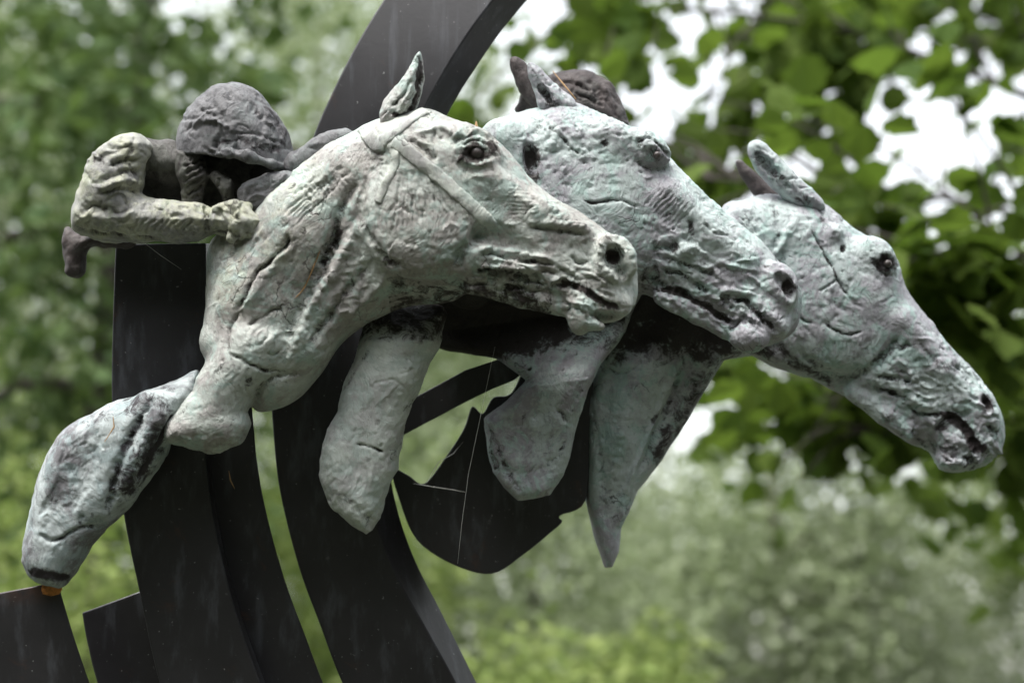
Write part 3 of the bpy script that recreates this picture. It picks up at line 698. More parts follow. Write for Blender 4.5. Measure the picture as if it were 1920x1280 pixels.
ST = [([(1096, 376), (1119, 381), (1152, 374), (1175, 380), (1197, 388)], 2.4, -5, .7), ([(1030, 235), (1048, 255), (1085, 287)], 2, -4, .6),
      ([(995, 297)], 20, -3, .9), ([(1000, 320), (1010, 350)], 12, -8, .5), ([(1020, 210), (1005, 250), (1010, 290)], 8, -6, .3), ([(1040, 220), (1045, 250), (1035, 275)], 9, 6),
      ([(1085, 250)], 18, 5), ([(1115, 240)], 12, 4), ([(1060, 280), (1080, 300), (1110, 305)], 8, -4, .2), ([(1135, 268)], 8, -4, .6),
      ([(1195, 268), (1222, 260), (1250, 285), (1258, 305)], 3, -5, .7), ([(1200, 280), (1225, 272), (1243, 292)], 3, 4, .4), ([(1230, 290)], 17, 0, .8), ([(1200, 268)], 10, 0, .5), ([(1196, 300), (1225, 318), (1250, 315)], 5, -5, .4),
      ([(1238, 505), (1280, 520), (1330, 548)], 5, -9, .6), ([(1230, 480), (1290, 498), (1340, 515)], 4.5, -8, .5), ([(1225, 545), (1255, 540), (1300, 560), (1345, 588), (1372, 604)], 6, -12, .85),
      ([(1205, 520), (1230, 530), (1262, 545)], 8, -6, .6), ([(1225, 470), (1245, 465), (1262, 460)], 5, -6, .6), ([(1262, 462)], 12, -2, .8), ([(1232, 450), (1228, 500), (1232, 540)], 7, -6, .5),
      ([(1280, 400), (1300, 440), (1290, 455)], 5, -4, .5), ([(1290, 460), (1330, 480), (1380, 500)], 5, 4), ([(1320, 420), (1345, 438), (1370, 440)], 2.6, -4, .5),
      ([(1352, 575), (1348, 556), (1360, 543), (1385, 545), (1410, 552)], 5, 6), ([(1358, 562)], 12, -3, .7), ([(1375, 560), (1402, 568), (1430, 596), (1448, 618)], 6, -7, .8),
      ([(1478, 538)], 17, -1, .9), ([(1468, 510), (1462, 540), (1478, 570)], 4, 4), ([(1440, 545), (1462, 580), (1470, 600)], 6, -4),
      ([(1370, 620), (1385, 600), (1400, 590)], 4, -6, .5), ([(1180, 240), (1240, 290), (1320, 370), (1430, 475)], 9, 3),
      ([(1190, 560), (1210, 530), (1215, 480)], 14, -6, .4), ([(900, 300), (950, 280)], 12, -4),
      ([(985, 714), (960, 745)], 5, -3), ([(905, 800), (915, 850), (930, 880)], 9, -8, .6), ([(1030, 870), (1050, 850), (1060, 830)], 5, -5, .5), ([(1045, 770), (1062, 790)], 4, -5, .6),
      ([(994, 692)], 4, -4, .9), ([(1110, 690), (1080, 740), (1070, 800)], 8, -4)]
ST += comb((1240, 350), (1300, 390), (1210, 380), (1260, 430), 9, 2.3, -3) + comb((1000, 350), (1090, 420), (1040, 350), (1140, 420), 8, 2.3, -1.5)
ST += tool_marks(890, 1480, 220, 560, 260, 35, 40, seed=21, amp=1.5)+tool_marks(1220, 1400, 470, 610, 60, 28, 12, (20, 50), (2.2, 4.5), 3.2, 28)
ST += tool_marks(910, 1100, 620, 930, 50, 105, 30, seed=24, amp=1.1)
ST += [([(915, 800), (935, 850), (975, 925)], 7, -7, .5), ([(940, 880), (990, 890), (1045, 865)], 14, -6, .3), ([(960, 760), (1000, 800), (1050, 790)], 16, 5), ([(1010, 700), (1060, 720)], 14, -4)]
ST += pits(1000, 1250, 200, 330, 60, 15, -3)+pits(1200, 1480, 380, 640, 60, 16, -3)+pits(920, 1100, 620, 900, 25, 17, -2)
c.rough([(1290, 530, 100, 55, 9, 17), (1400, 590, 70, 50, 8, 13), (1225, 285, 45, 34, 5, 9), (1110, 240, 90, 45, 7, 16), (1030, 260, 60, 60, 6, 17), (1270, 450, 50, 35, 8, 13), (1120, 380, 120, 90, 2.5, 26), (1350, 460, 90, 50, 3.5, 16), (1000, 820, 90, 110, 2.5, 30)])
c.strokes(ST)
X, Y = c.V[:, 0], c.V[:, 1]
c.stain = np.maximum(c.stain, np.clip((700-Y-.12*(X-850))/70, 0, 1)*(Y > 515)*(X < 1180)*1.9*np.clip((1150-X)/200, .3, 1))  # dark bronze chest, with the shade under the nearest jaw painted in
horse2 = empty('horse_statue', wpt(1000, 640, 70), 'middle bronze racehorse, muzzle between the other two heads, brown helmet behind its ears', 'horse statue', 'bronze racehorses galloping side by side')
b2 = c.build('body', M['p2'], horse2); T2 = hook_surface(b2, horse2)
eyeball(T2, 1232, 291, 8, horse2, .2)
ear('ear', [(992, 118), (1010, 125), (1040, 155), (1078, 190), (1080, 215), (1040, 220), (1012, 205), (1000, 170), (990, 140)], 30, 26, 28, [(1022, 175, 8, 22, -35)], M['p2'], horse2, seed=12,
    st=[([(1005, 135), (1020, 170), (1045, 205)], 12, -3, .75)]+tool_marks(1000, 1070, 130, 210, 22, 50, 25, (12, 26), (2, 3), 2.4, 73))
ear('ear', [(956, 112), (972, 108), (990, 125), (1012, 165), (1022, 195), (1005, 205), (980, 180), (962, 145)], 95, 14, 16, [], M['br'], horse2, seed=13)

# ================================================================== far horse
c = Clay(1060, 2080, 320, 1130, 90, 350, 2.6)
c.form([(1440, 372), (1372, 385), (1300, 430), (1220, 510), (1150, 600), (1112, 688), (1098, 760), (1100, 860), (1102, 940), (1112, 1000), (1130, 1058), (1146, 1062), (1158, 1030), (1164, 990), (1196, 920), (1248, 850), (1290, 790), (1330, 715), (1358, 676), (1410, 668), (1450, 690), (1510, 706), (1560, 680), (1560, 500)],
       lambda x, y: 195+40*np.clip((np.asarray(x)-1200)/300, 0, 1), 64, 34, 10, 2.4, n=1, rough=5, pw=2.8)
c.tube([(1290, 560, 190), (1210, 690, 165), (1160, 830, 168), (1140, 960, 180)], [48, 50, 34, 18], 26)
head3 = [(1352, 392), (1395, 374), (1440, 364), (1500, 372), (1548, 386), (1600, 430), (1648, 458), (1680, 490), (1697, 540), (1735, 590), (1768, 634), (1820, 690), (1866, 752), (1882, 808), (1870, 855), (1832, 878), (1790, 886), (1762, 878), (1745, 846), (1702, 830), (1655, 797), (1600, 752), (1545, 722), (1500, 695), (1440, 640), (1390, 560), (1352, 470)]
c.form(head3, 240, lambda x, y: 95-34*np.clip((np.asarray(y)-560)/320, 0, 1), 100, 14, 9)
c.ell((1560, 575, 180), (118, 122, 40), 25, 26)
c.ell((1640, 480, 170), (46, 34, 30), 40, 18); c.ell((1563, 438, 160), (18, 16, 16), 0, 12)
c.tube([(1690, 600, 172), (1760, 690, 180), (1810, 750, 186)], [24, 20, 16], 22)
c.ell((1840, 770, 196), (30, 46, 26), -30, 14); c.ell((1800, 830, 198), (58, 38, 30), 35, 12)
c.tube([(1600, 735, 200), (1660, 775, 200), (1700, 805, 200)], [18, 24, 22], 8)
c.tube([(1640, 690, 180), (1690, 715, 186), (1735, 745, 190)], [12, 13, 12], 8)
c.ell((1854, 757, 166), (9, 22, 26), -18, 4, cut=True); c.ell((1862, 803, 168), (14, 6, 14), 35, 4, cut=True)
c.ell((1786, 862, 196), (32, 22, 32), 15, 8)
c.tube([(1762, 782, 166), (1793, 787, 166), (1813, 807, 168), (1830, 833, 170), (1856, 852, 172)], [10, 11, 11, 10, 8], 5, cut=True)
c.ell((1765, 805, 160), (12, 16, 18), 0, 5, cut=True)
c.tube([(1690, 800, 168), (1716, 815, 168), (1728, 835, 172)], [5, 6, 5], 5, cut=True)
c.ell((1663, 494, 138), (17, 14, 14), 50, 5, cut=True)
c.skin(); c.lumps([(70, 2.6), (30, 1.1), (13, .5), (7, .4)], 19)
ST = [([(1522, 431), (1540, 465), (1558, 498), (1572, 530), (1594, 560)], 2.4, -6, .8), ([(1537, 544), (1552, 536), (1568, 526)], 2.2, -4, .5),
      ([(1548, 606), (1566, 618), (1589, 625), (1615, 622)], 2.2, -5, .7), ([(1501, 575), (1500, 592), (1506, 601), (1522, 606)], 2.4, -5, .7),
      ([(1501, 660), (1542, 697), (1589, 708), (1633, 690), (1664, 660), (1680, 636)], 9, -12, .5), ([(1450, 640), (1500, 690), (1560, 720)], 10, -4, .7),
      ([(1644, 706), (1678, 712), (1712, 718)], 5, -10, .7), ([(1639, 726), (1667, 736), (1700, 748)], 5, -10, .8), ([(1681, 672), (1700, 690), (1714, 716)], 4, 5), ([(1672, 690), (1700, 700)], 5, -7, .5),
      ([(1698, 757), (1717, 774), (1743, 780), (1760, 775)], 4, -6, .7), ([(1700, 745), (1720, 752), (1750, 765)], 5, 5),
      ([(1768, 776), (1793, 785), (1813, 807), (1827, 833), (1850, 846)], 9, -4, 1.0), ([(1752, 812), (1748, 795), (1758, 780), (1775, 778)], 5, 6), ([(1765, 800)], 11, -5, .8),
      ([(1712, 805), (1718, 822), (1735, 838)], 5, -8, .7), ([(1740, 830), (1780, 850), (1830, 860)], 6, -5, .7), ([(1780, 850)], 22, 0, .55), ([(1820, 870)], 18, 0, .6),
      ([(1853, 755)], 12, -1, .9), ([(1852, 799), (1872, 812)], 5, -6, .8), ([(1745, 610), (1790, 670), (1840, 735)], 6, 3), ([(1720, 640), (1760, 680), (1800, 700)], 5, -4, .4),
      ([(1655, 478), (1668, 482), (1678, 505)], 3, -5, .7), ([(1640, 490), (1655, 512), (1680, 520)], 5, -4, .5), ([(1664, 494)], 17, 0, .85), ([(1640, 488)], 10, 0, .5),
      ([(1583, 466)], 4, -6, .9), ([(1450, 380), (1460, 430), (1450, 470)], 7, -6, .4), ([(1500, 400), (1470, 450), (1455, 480)], 7, 4), ([(1535, 390), (1550, 430)], 6, -3, .4),
      ([(1470, 470), (1450, 520), (1445, 580)], 8, -5, .2), ([(1670, 640), (1690, 655), (1700, 640)], 4, -5, .6),
      ([(1240, 640), (1180, 760), (1150, 900)], 12, 3), ([(1300, 640), (1260, 740), (1200, 880)], 6, -6, .5), ([(1235, 770), (1220, 790)], 4, -4, .7),
      ([(1365, 600), (1345, 660), (1290, 760), (1225, 880)], 24, -2, .62), ([(1400, 640), (1450, 670)], 22, 0, .8), ([(1300, 600), (1240, 600)], 26, 0, .6),
      ([(1130, 690), (1170, 700), (1200, 680)], 3, -4, .4)]
ST += comb((1360, 400), (1400, 392), (1385, 445), (1440, 430), 9, 2.3, -3.6) + comb((1540, 640), (1630, 640), (1530, 690), (1640, 670), 12, 2.3, -2)
ST += tool_marks(1400, 1860, 380, 860, 240, 50, 35, seed=31, amp=1.5)+tool_marks(1640, 1860, 680, 870, 70, 40, 25, (14, 36), (2.2, 4), 3.2, 38)
ST += tool_marks(1100, 1320, 620, 1000, 70, 105, 25, seed=34, amp=1.2)
ST += [([(1105, 760), (1125, 860), (1135, 980)], 8, -5, .3), ([(1270, 680), (1225, 790), (1180, 900), (1160, 980)], 5, 7), ([(1150, 720), (1165, 820), (1150, 900)], 18, 5)]
ST += pits(1480, 1700, 400, 560, 30, 25, -3)+pits(1660, 1870, 640, 880, 80, 26, -3.5)+pits(1110, 1300, 640, 950, 25, 27, -2)
c.rough([(1700, 740, 80, 60, 8, 16), (1800, 830, 80, 55, 9, 12), (1660, 490, 45, 34, 5, 9), (1550, 430, 80, 50, 5, 15), (1560, 600, 120, 100, 2.2, 26), (1780, 720, 90, 70, 4, 14), (1420, 420, 60, 50, 4, 18), (1180, 800, 90, 160, 2.5, 30)])
c.strokes(ST)
X, Y = c.V[:, 0], c.V[:, 1]
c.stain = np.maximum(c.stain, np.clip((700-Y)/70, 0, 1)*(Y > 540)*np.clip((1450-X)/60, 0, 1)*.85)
horse3 = empty('horse_statue', wpt(1300, 640, 220), 'farthest bronze racehorse with the longest lowered head, its muzzle at the right against leaves', 'horse statue', 'bronze racehorses galloping side by side')
b3 = c.build('body', M['p3'], horse3); T3 = hook_surface(b3, horse3)
eyeball(T3, 1664, 494, 8, horse3, .2)
ear('ear', [(1402, 275), (1415, 264), (1432, 268), (1460, 295), (1500, 335), (1540, 372), (1545, 395), (1510, 395), (1475, 375), (1440, 345), (1412, 310)], 190, 28, 30, [(1438, 308, 13, 34, -42)], M['p3'], horse3, seed=22,
    st=[([(1415, 285), (1440, 315), (1470, 345)], 14, -3, .6), ([(1470, 340), (1500, 370), (1520, 385)], 12, -2, .5)]+tool_marks(1410, 1530, 270, 380, 30, 40, 25, (12, 30), (2, 3), 2.4, 72))
ear('ear', [(1379, 305), (1390, 300), (1410, 318), (1440, 345), (1470, 365), (1465, 380), (1435, 380), (1412, 365), (1392, 335)], 262, 16, 20, [], M['br'], horse3, seed=23)
#==RIDERS==
# ================================================================== crouching rider
rider = empty('rider_statue', wpt(330, 450, -60), 'bronze rider in a rounded helmet crouched behind the nearest neck, elbow bent', 'rider statue', 'bronze riders on the racehorses')
c = Clay(95, 580, 225, 560, -215, 40, 2.3)
c.form([(175, 292), (205, 266), (248, 254), (272, 258), (284, 272), (278, 292), (270, 312), (267, 340), (266, 366), (330, 376), (375, 382), (402, 393), (440, 390), (476, 396), (488, 422), (472, 452), (444, 452), (410, 436), (388, 442), (360, 454), (300, 456), (230, 456), (165, 446), (136, 425), (138, 385), (155, 342), (168, 312)],
       -110, 58, 52, 10, 4, n=4, rough=2.5, pw=2.2)
c.tube([(462, 398, -150), (478, 415, -155), (470, 440, -150)], [10, 10, 9], 4); c.tube([(444, 396, -155), (460, 416, -162), (452, 442, -154)], [10, 10, 9], 4)
c.tube([(426, 400, -155), (440, 420, -162), (434, 446, -154)], [10, 10, 9], 4); c.tube([(412, 392, -145), (440, 385, -150), (465, 388, -140)], [10, 11, 9], 5)
c.tube([(235, 290, -130), (205, 350, -135), (185, 405, -130)], [30, 36, 32], 20)
c.skin(); c.lumps([(50, 3), (22, 1.6), (11, 1.0), (6, .6)], 29)
ST = [([(250, 272), (240, 300), (262, 330)], 5, -6, .5), ([(180, 300), (215, 285), (245, 270)], 5, -5, .3), ([(190, 338), (235, 322), (266, 318)], 5, -9, .4), ([(190, 352), (230, 340), (264, 342)], 5, 7), ([(185, 364), (225, 356), (264, 358)], 4, -7, .4), ([(205, 310), (235, 300), (262, 300)], 4, -7, .4), ([(150, 400), (175, 385), (200, 395)], 4, -6, .3), ([(385, 392), (392, 415), (386, 440)], 5, -6, .5), ([(190, 290), (180, 310)], 10, -4, .6),
      ([(205, 375), (228, 368), (240, 385), (225, 400), (205, 392)], 4, -4, .3), ([(160, 400), (200, 408), (260, 400)], 7, 4), ([(140, 430), (200, 440), (300, 448)], 4, -6, .5), ([(165, 432)], 14, -4, .4),
      ([(385, 385), (388, 410), (384, 440)], 4, -7, .4), ([(395, 440), (420, 435), (450, 445)], 5, -6, .6), ([(402, 388), (404, 405), (402, 425)], 4, 5), ([(445, 385), (447, 405)], 4, 5)]
for i in range(8): ST.append(([(262+i*14, 412), (250+i*14, 424), (244+i*14, 432)], 2.6, -3.4, .1))
ST2 = []
for i in range(5): ST2.append(([(345+i*2, 312+i*13), (362, 306+i*13), (384, 294+i*13)], 2.8, -6, .4))
ST += tool_marks(140, 480, 260, 450, 130, 20, 40, (10, 30), (2, 4.5), 2.6, 41)
c.strokes(ST)
X, Y = c.V[:, 0], c.V[:, 1]
wv = c.V[:, 2]
c.lichen = np.clip((-60-wv)/50, 0, 1)*.9
c.build('sleeve', M['jk'], rider)
c = Clay(200, 580, 225, 480, -180, 60, 2.3)
c.form([(240, 262), (300, 264), (345, 290), (400, 300), (470, 320), (520, 340), (500, 400), (400, 420), (330, 405), (255, 380)], -10, 46, 52, 10, 6)     # trunk, away from the arm
c.tube([(262, 292, -70), (320, 305, -60), (380, 330, -30)], [34, 36, 34], 16)
c.ell((450, 328, -20), (66, 56, 50), 10, 12)                          # head under the helmet
c.tube([(355, 300, -90), (365, 330, -95), (360, 375, -90)], [24, 26, 20], 8)     # collar
c.tube([(405, 330, -105), (425, 350, -110), (430, 375, -100)], [12, 14, 12], 6)
c.ell((506, 345, -30), (20, 12, 12), 35, 8); c.ell((478, 378, -25), (26, 18, 24), 20, 8); c.ell((500, 325, -80), (10, 7, 8), 0, 4, cut=True)
c.tube([(250, 300, -30), (200, 360, -80), (180, 410, -100), (300, 420, -105)], [34, 30, 28, 24], 14)     # arm inside the sleeve
c.skin(); c.lumps([(50, 3), (22, 2.6), (11, 1.6)], 45); c.strokes(ST2+tool_marks(260, 500, 280, 400, 60, 60, 40, (10, 30), (2, 4.5), 3, 46))
c.build('body', M['dk'], rider)
c = Clay(95, 300, 400, 560, -130, 10, 2.2)
c.form([(122, 425), (150, 440), (220, 448), (262, 452), (235, 468), (205, 464), (170, 466), (160, 485), (160, 512), (145, 521), (124, 510), (117, 470)], -60, 26, 26, 8, 4, rough=2)   # hem hanging at the elbow
c.skin(); c.lumps([(22, 2.6), (11, 1.6)], 47); c.build('coat_hem', M['br'], rider)
c = Clay(290, 600, 120, 370, -190, 70, 2.2)
c.form([(330, 288), (338, 240), (362, 195), (398, 166), (435, 156), (482, 168), (518, 208), (540, 250), (550, 300), (548, 350), (500, 372), (440, 372), (380, 362), (335, 330)], -50, 86, 90, 10, 5, n=4, rough=1.5)
c.ell((425, 412, -50), (200, 118, 190), 9, 4, cut=True)                 # open underside
c.ell((440, 345, -40), (86, 62, 66), 9, 6, cut=True)
c.tube([(398, 286, -124), (430, 287, -146), (470, 295, -150), (510, 307, -132), (544, 318, -84)], [5, 7, 7, 7, 5], 9)   # brim
c.skin(); c.lumps([(60, 3), (26, 1.6), (12, .9), (6, .5)], 39)
c.strokes([([(395, 190), (420, 230), (400, 280)], 5, -4, .3), ([(430, 175), (470, 200), (505, 240)], 5, -4, .3), ([(360, 230), (400, 225), (440, 245)], 5, 4), ([(500, 190), (525, 230), (538, 280)], 14, 0, .6),
           ([(440, 252), (480, 250), (520, 270)], 3, -4, .6), ([(400, 262), (425, 266), (450, 258)], 5, -3, .7), ([(460, 265), (500, 275), (525, 285)], 8, 0, .6), ([(490, 180), (512, 196), (520, 215)], 4, -5, .8)]
          + tool_marks(340, 530, 170, 290, 90, -30, 50, (14, 40), (2.4, 5), 2.6, 51))
c.build('helmet', M['hm'], rider)
def lock(outline, wc, seed):
    e = Clay(min(p[0] for p in outline)-40, max(p[0] for p in outline)+40, min(p[1] for p in outline)-40, max(p[1] for p in outline)+40, wc-40, wc+40, 1.9)
    e.form(outline, wc, 20, 22, 6, 3, rough=2); e.skin(); e.lumps([(18, 2.2), (8, 1.2)], seed)
    e.strokes(tool_marks(min(p[0] for p in outline), max(p[0] for p in outline), min(p[1] for p in outline), max(p[1] for p in outline), 18, -30, 15, (20, 40), (2, 3.5), 3, seed))
    return e.build('mane_lock', M['hm'], horse1)
lock([(532, 306), (540, 290), (560, 280), (580, 262), (610, 248), (640, 243), (676, 250), (650, 275), (615, 300), (580, 325), (540, 326)], -100, 61)
lock([(446, 358), (458, 342), (485, 330), (520, 322), (552, 322), (566, 335), (535, 365), (500, 395), (465, 398), (448, 380)], -120, 62)
# rider beyond the middle horse: only the helmet shows
rider2 = empty('rider_statue', wpt(1080, 300, 240), 'second bronze rider, only a dark brown helmet showing behind the middle horse', 'rider statue', 'bronze riders on the racehorses')
c = Clay(930, 1240, 90, 440, 110, 330, 2.4)
c.form([(978, 215), (975, 182), (1000, 160), (1040, 140), (1085, 130), (1125, 145), (1155, 175), (1172, 212), (1176, 245), (1120, 280), (1020, 262)], 215, 72, 82, 10, 6, rough=1.5)
c.tube([(972, 205, 190), (985, 180, 175), (1010, 175, 160)], [7, 8, 7], 8)
c.ell((1075, 290, 220), (62, 70, 60), 0, 14)
c.skin(); c.lumps([(50, 3), (24, 1.8), (12, 1.0)], 49)
c.strokes([([(1040, 150), (1090, 160), (1140, 190)], 4, -5, .6), ([(1070, 165), (1100, 185), (1130, 188)], 3.5, -5, .6), ([(1100, 150), (1135, 180), (1160, 225)], 5, -4, .4)]
          + tool_marks(990, 1170, 140, 240, 50, 35, 30, (14, 40), (2.4, 4), 2.6, 55))
c.build('helmet', M['br'], rider2)
#==BITS==
# ------------------------------------------------------------------ fallen needles, silk threads
def thread(name, P, r, mat, label, cat, group=None, parent=None, sides=5):
    P = [Vector(p) for p in P]; V, F = [], []
    for i, p in enumerate(P):
        tg = (P[min(i+1, len(P)-1)]-P[max(i-1, 0)]).normalized(); a = tg.orthogonal().normalized(); b = tg.cross(a)
        rr = r*(1-.6*abs(2*i/(len(P)-1)-1)**3)
        for k in range(sides): V.append(p+(a*math.cos(2*math.pi*k/sides)+b*math.sin(2*math.pi*k/sides))*rr)
    for i in range(len(P)-1):
        for k in range(sides): F.append((i*sides+k, i*sides+(k+1) % sides, (i+1)*sides+(k+1) % sides, (i+1)*sides+k))
    o = link_mesh(name, V, F, mat, parent); return tag(o, label, cat, group) if parent is None else o
def on(T, pts, lift=2): return [surf(T, x, y, lift)[0] for x, y in catmull(pts, 4)]
G = 'dry conifer needles caught on the sculpture'
thread('pine_needle', on(T1, [(600, 470), (588, 500), (570, 540), (552, 560)]), .0011, M['straw'], 'thin pale needle lying across the nearest horse neck', 'pine needle', G)
thread('pine_needle', [wpt(*p) for p in [(1036, 133, 90), (1058, 160, 70), (1080, 186, 60)]], .0014, M['straw'], 'orange needle leaning between brown helmet and middle ear', 'pine needle', G)
thread('pine_needle', [wpt(*p) for p in [(893, 228, 30), (893, 237, 28), (892, 246, 26)]], .003, M['straw'], 'short orange needle stub standing above the nearest brow', 'pine needle', G)
thread('pine_needle', [wpt(*p) for p in [(429, 882, -46), (432, 900, -44), (440, 916, -44)]], .0012, M['straw'], 'curled pale needle on black steel left of the light gap', 'pine needle', G)
thread('pine_needle', [wpt(*p) for p in [(212, 780, -172), (214, 800, -175), (196, 828, -178)]], .0012, M['straw'], 'curled pale needle on the bent lower left leg', 'pine needle', G)
G = 'spider silk strands'
thread('spider_thread', [wpt(*p) for p in [(928, 650, -20), (905, 760, -15), (878, 890, -10), (866, 980, -8), (858, 1056, -5)]], .00035, M['web'], 'long silk strand hanging down past the hooked bracket', 'spider thread', G)
thread('spider_thread', [wpt(*p) for p in [(775, 906, 140), (810, 912, 138), (850, 918, 138), (872, 922, 140)]], .0007, M['web'], 'short silk strand across the hooked bracket', 'spider thread', G)
thread('spider_thread', [wpt(*p) for p in [(800, 905, 142), (822, 866, 140), (850, 850, 140), (868, 828, 142)]], .0006, M['web'], 'ragged silk strand along the bracket upper edge', 'spider thread', G)
thread('spider_thread', [wpt(*p) for p in [(270, 455, -60), (300, 478, -50), (340, 505, -46)]], .0003, M['web'], 'fine silk strand on the squared steel top below the elbow', 'spider thread', G)
#==TREES==
# ------------------------------------------------------------------ trees and shrubs
def leaves(C, size, mat, name, parent, kind=None, seed=1, droop=.3, aspect=.62, shape=0):
    r = np.random.default_rng(seed); n = len(C); C = np.asarray(C)
    a = r.normal(size=(n, 3)); a[:, 2] = a[:, 2]*.55-droop; a /= np.linalg.norm(a, axis=1)[:, None]
    b = np.cross(a, r.normal(size=(n, 3))); b /= np.linalg.norm(b, axis=1)[:, None]; u = np.cross(a, b)
    s = size*r.uniform(.65, 1.25, n)[:, None]
    if shape == 0:
        V = np.stack([C, C+a*s*.5+b*s*aspect*.5+u*s*.1, C+a*s, C+a*s*.5-b*s*aspect*.5+u*s*.1], 1).reshape(-1, 3)
        base = (np.arange(n)*4)[:, None]; F = np.concatenate([base+[0, 1, 2], base+[0, 2, 3]])
    else:
        T_ = LEAF; m = len(T_); V = (C[:, None, :]+s[:, None, :]*(a[:, None, :]*T_[None, :, 0:1]+b[:, None, :]*T_[None, :, 1:2]+u[:, None, :]*T_[None, :, 2:3])).reshape(-1, 3)
        base = (np.arange(n)*m)[:, None]; F = np.concatenate([base+[0, i, i+1] for i in range(1, m-1)])
    o = link_mesh(name, V, F.astype(np.int64), mat, parent, smooth=False)
    if kind: o['kind'] = kind
    return o
# broad lobed leaf outline: along, across, lift
LEAF = np.array([(0, 0, 0), (.08, .28, .02), (.26, .38, .06), (.36, .52, .1), (.52, .40, .07), (.72, .36, .08), (.82, .16, .03), (1.02, 0, -.04), (.82, -.16, .03), (.72, -.36, .08), (.52, -.40, .07), (.36, -.52, .1), (.26, -.38, .06), (.08, -.28, .02)], float)
def limb(P, R, parent, name='branch', mat=None, sides=7):
    P = [Vector(p) for p in catmull(np.array(P, float), 5)] if len(P) > 2 else [Vector(p) for p in P]
    n = len(P); V, F = [], []
    for i, p in enumerate(P):
        tg = (P[min(i+1, n-1)]-P[max(i-1, 0)]).normalized(); a = tg.cross(Vector((.13, .9, .31))).normalized(); b = tg.cross(a)
        t = i/(n-1); rr = R[0]*(1-t)+R[1]*t
        for k in range(sides): V.append(p+(a*math.cos(2*math.pi*k/sides)+b*math.sin(2*math.pi*k/sides))*rr*(1+.12*random.uniform(-1, 1)))
    for i in range(n-1):
        for k in range(sides): F.append((i*sides+k, i*sides+(k+1) % sides, (i+1)*sides+(k+1) % sides, (i+1)*sides+k))
    return link_mesh(name, V, F, mat or M['bark'], parent)
def far_tree(name, x, y, h, rad, label, cat, mat, n=5000, size=.3, z0=None, group=None, clusters=60, seed=1, bark=None, flat=1.0, trunk=True, gap=.0):
    """tree or shrub: trunk, a few limbs, a crown of clustered leaves"""
    r = np.random.default_rng(seed); t = empty(name, (x, y, 0), label, cat, group)
    z0 = h*.25 if z0 is None else z0; zc = (z0+h)/2; hz = (h-z0)/2
    cl = []
    while len(cl) < clusters:
        p = r.uniform(-1, 1, 3); d = np.linalg.norm(p)
        if d > 1 or d < .25: continue
        cl.append((x+p[0]*rad, y+p[1]*rad*flat, zc+p[2]*hz))
    cl = np.array(cl); k = r.integers(0, clusters, n); sg = rad*.17*r.uniform(.6, 1.3, clusters)[k]
    C = cl[k]+r.normal(size=(n, 3))*sg[:, None]; C[:, 2] = np.maximum(C[:, 2], .15)
    leaves(C, size, mat, 'crown', t, 'stuff', seed)
    if trunk:
        lean = r.uniform(-.3, .3, 2)
        limb([(x, y, -.1), (x+lean[0]*.3, y+lean[1]*.3, h*.3), (x+lean[0], y+lean[1], h*.9)], (max(.07, h*.018), .02), t, 'trunk', bark)
        for i in range(5):
            q = cl[r.integers(0, clusters)]; z = h*r.uniform(.2, .6)
            limb([(x+lean[0]*.3, y, z), ((x+q[0])/2, (y+q[1])/2, (z+q[2])/2+.2), tuple(q)], (.05, .012), t, 'branch', bark)
    return t

# near broadleaf tree: trunk beyond the right edge, limbs reaching in over the heads
def px(x, y, dist):
    """a point on the line of sight of a photo position at a chosen distance, for placing trees"""
    k = dist/(D*S); return Vector(CAM)+(Vector(world([(x, y, 0)])[0])-CAM)*k
tree = empty('broadleaf_tree', (4.4, 6.6, 0), 'near broad leaved tree spreading lobed green leaves behind the horse heads at right', 'tree')
limb([(4.4, 6.6, -.1), (4.35, 6.55, 2.0), (4.2, 6.4, 4.2), (4.0, 6.2, 6.5)], (.26, .14), tree, 'trunk')
r = random.Random(5); tips = []
mains = [[(4.3, 6.5, 2.6), (3.2, 6.0, 3.3), (2.0, 5.6, 3.7), (.8, 5.4, 3.75)], [(4.25, 6.5, 3.4), (3.0, 6.4, 4.3), (1.6, 6.0, 4.7), (.4, 5.8, 4.75)],
         [(4.3, 6.5, 2.2), (3.3, 5.8, 2.6), (2.3, 5.4, 2.75), (1.3, 5.2, 2.65)], [(4.2, 6.5, 4.1), (3.0, 7.0, 5.2), (1.6, 7.2, 5.6), (.4, 7.4, 5.6)],
         [(4.3, 6.5, 2.3), (3.3, 7.0, 2.9), (2.4, 7.2, 3.2), (1.5, 7.4, 3.3)], [(4.2, 6.4, 3.0), (3.0, 5.2, 3.5), (2.0, 4.8, 3.3), (1.5, 4.6, 3.0)]]
for mP in mains:
    limb(mP, (.032, .007), tree, 'branch')
    q = catmull(np.array(mP, float), 6)
    for i in range(3, len(q)):
        for s_ in range(3):
            a = Vector(q[i]); d = Vector((r.uniform(-.9, .2), r.uniform(-.6, .6), r.uniform(-.75, .75))); e = a+d*r.uniform(.5, 1.0); e.z -= .1
            if e.z < 2.45 and e.x < 2.2: continue
            limb([a, (a+e)/2+Vector((0, 0, .08)), e], (.009, .003), tree, 'twig', sides=4); tips.append((a, e))
TW = []
for a, e in tips:
    for k in range(26):
        t_ = r.uniform(.15, 1.08); TW.append(a+(e-a)*t_+Vector((r.gauss(0, .10), r.gauss(0, .10), r.gauss(0, .10))))
TW = np.array([tuple(p) for p in TW])
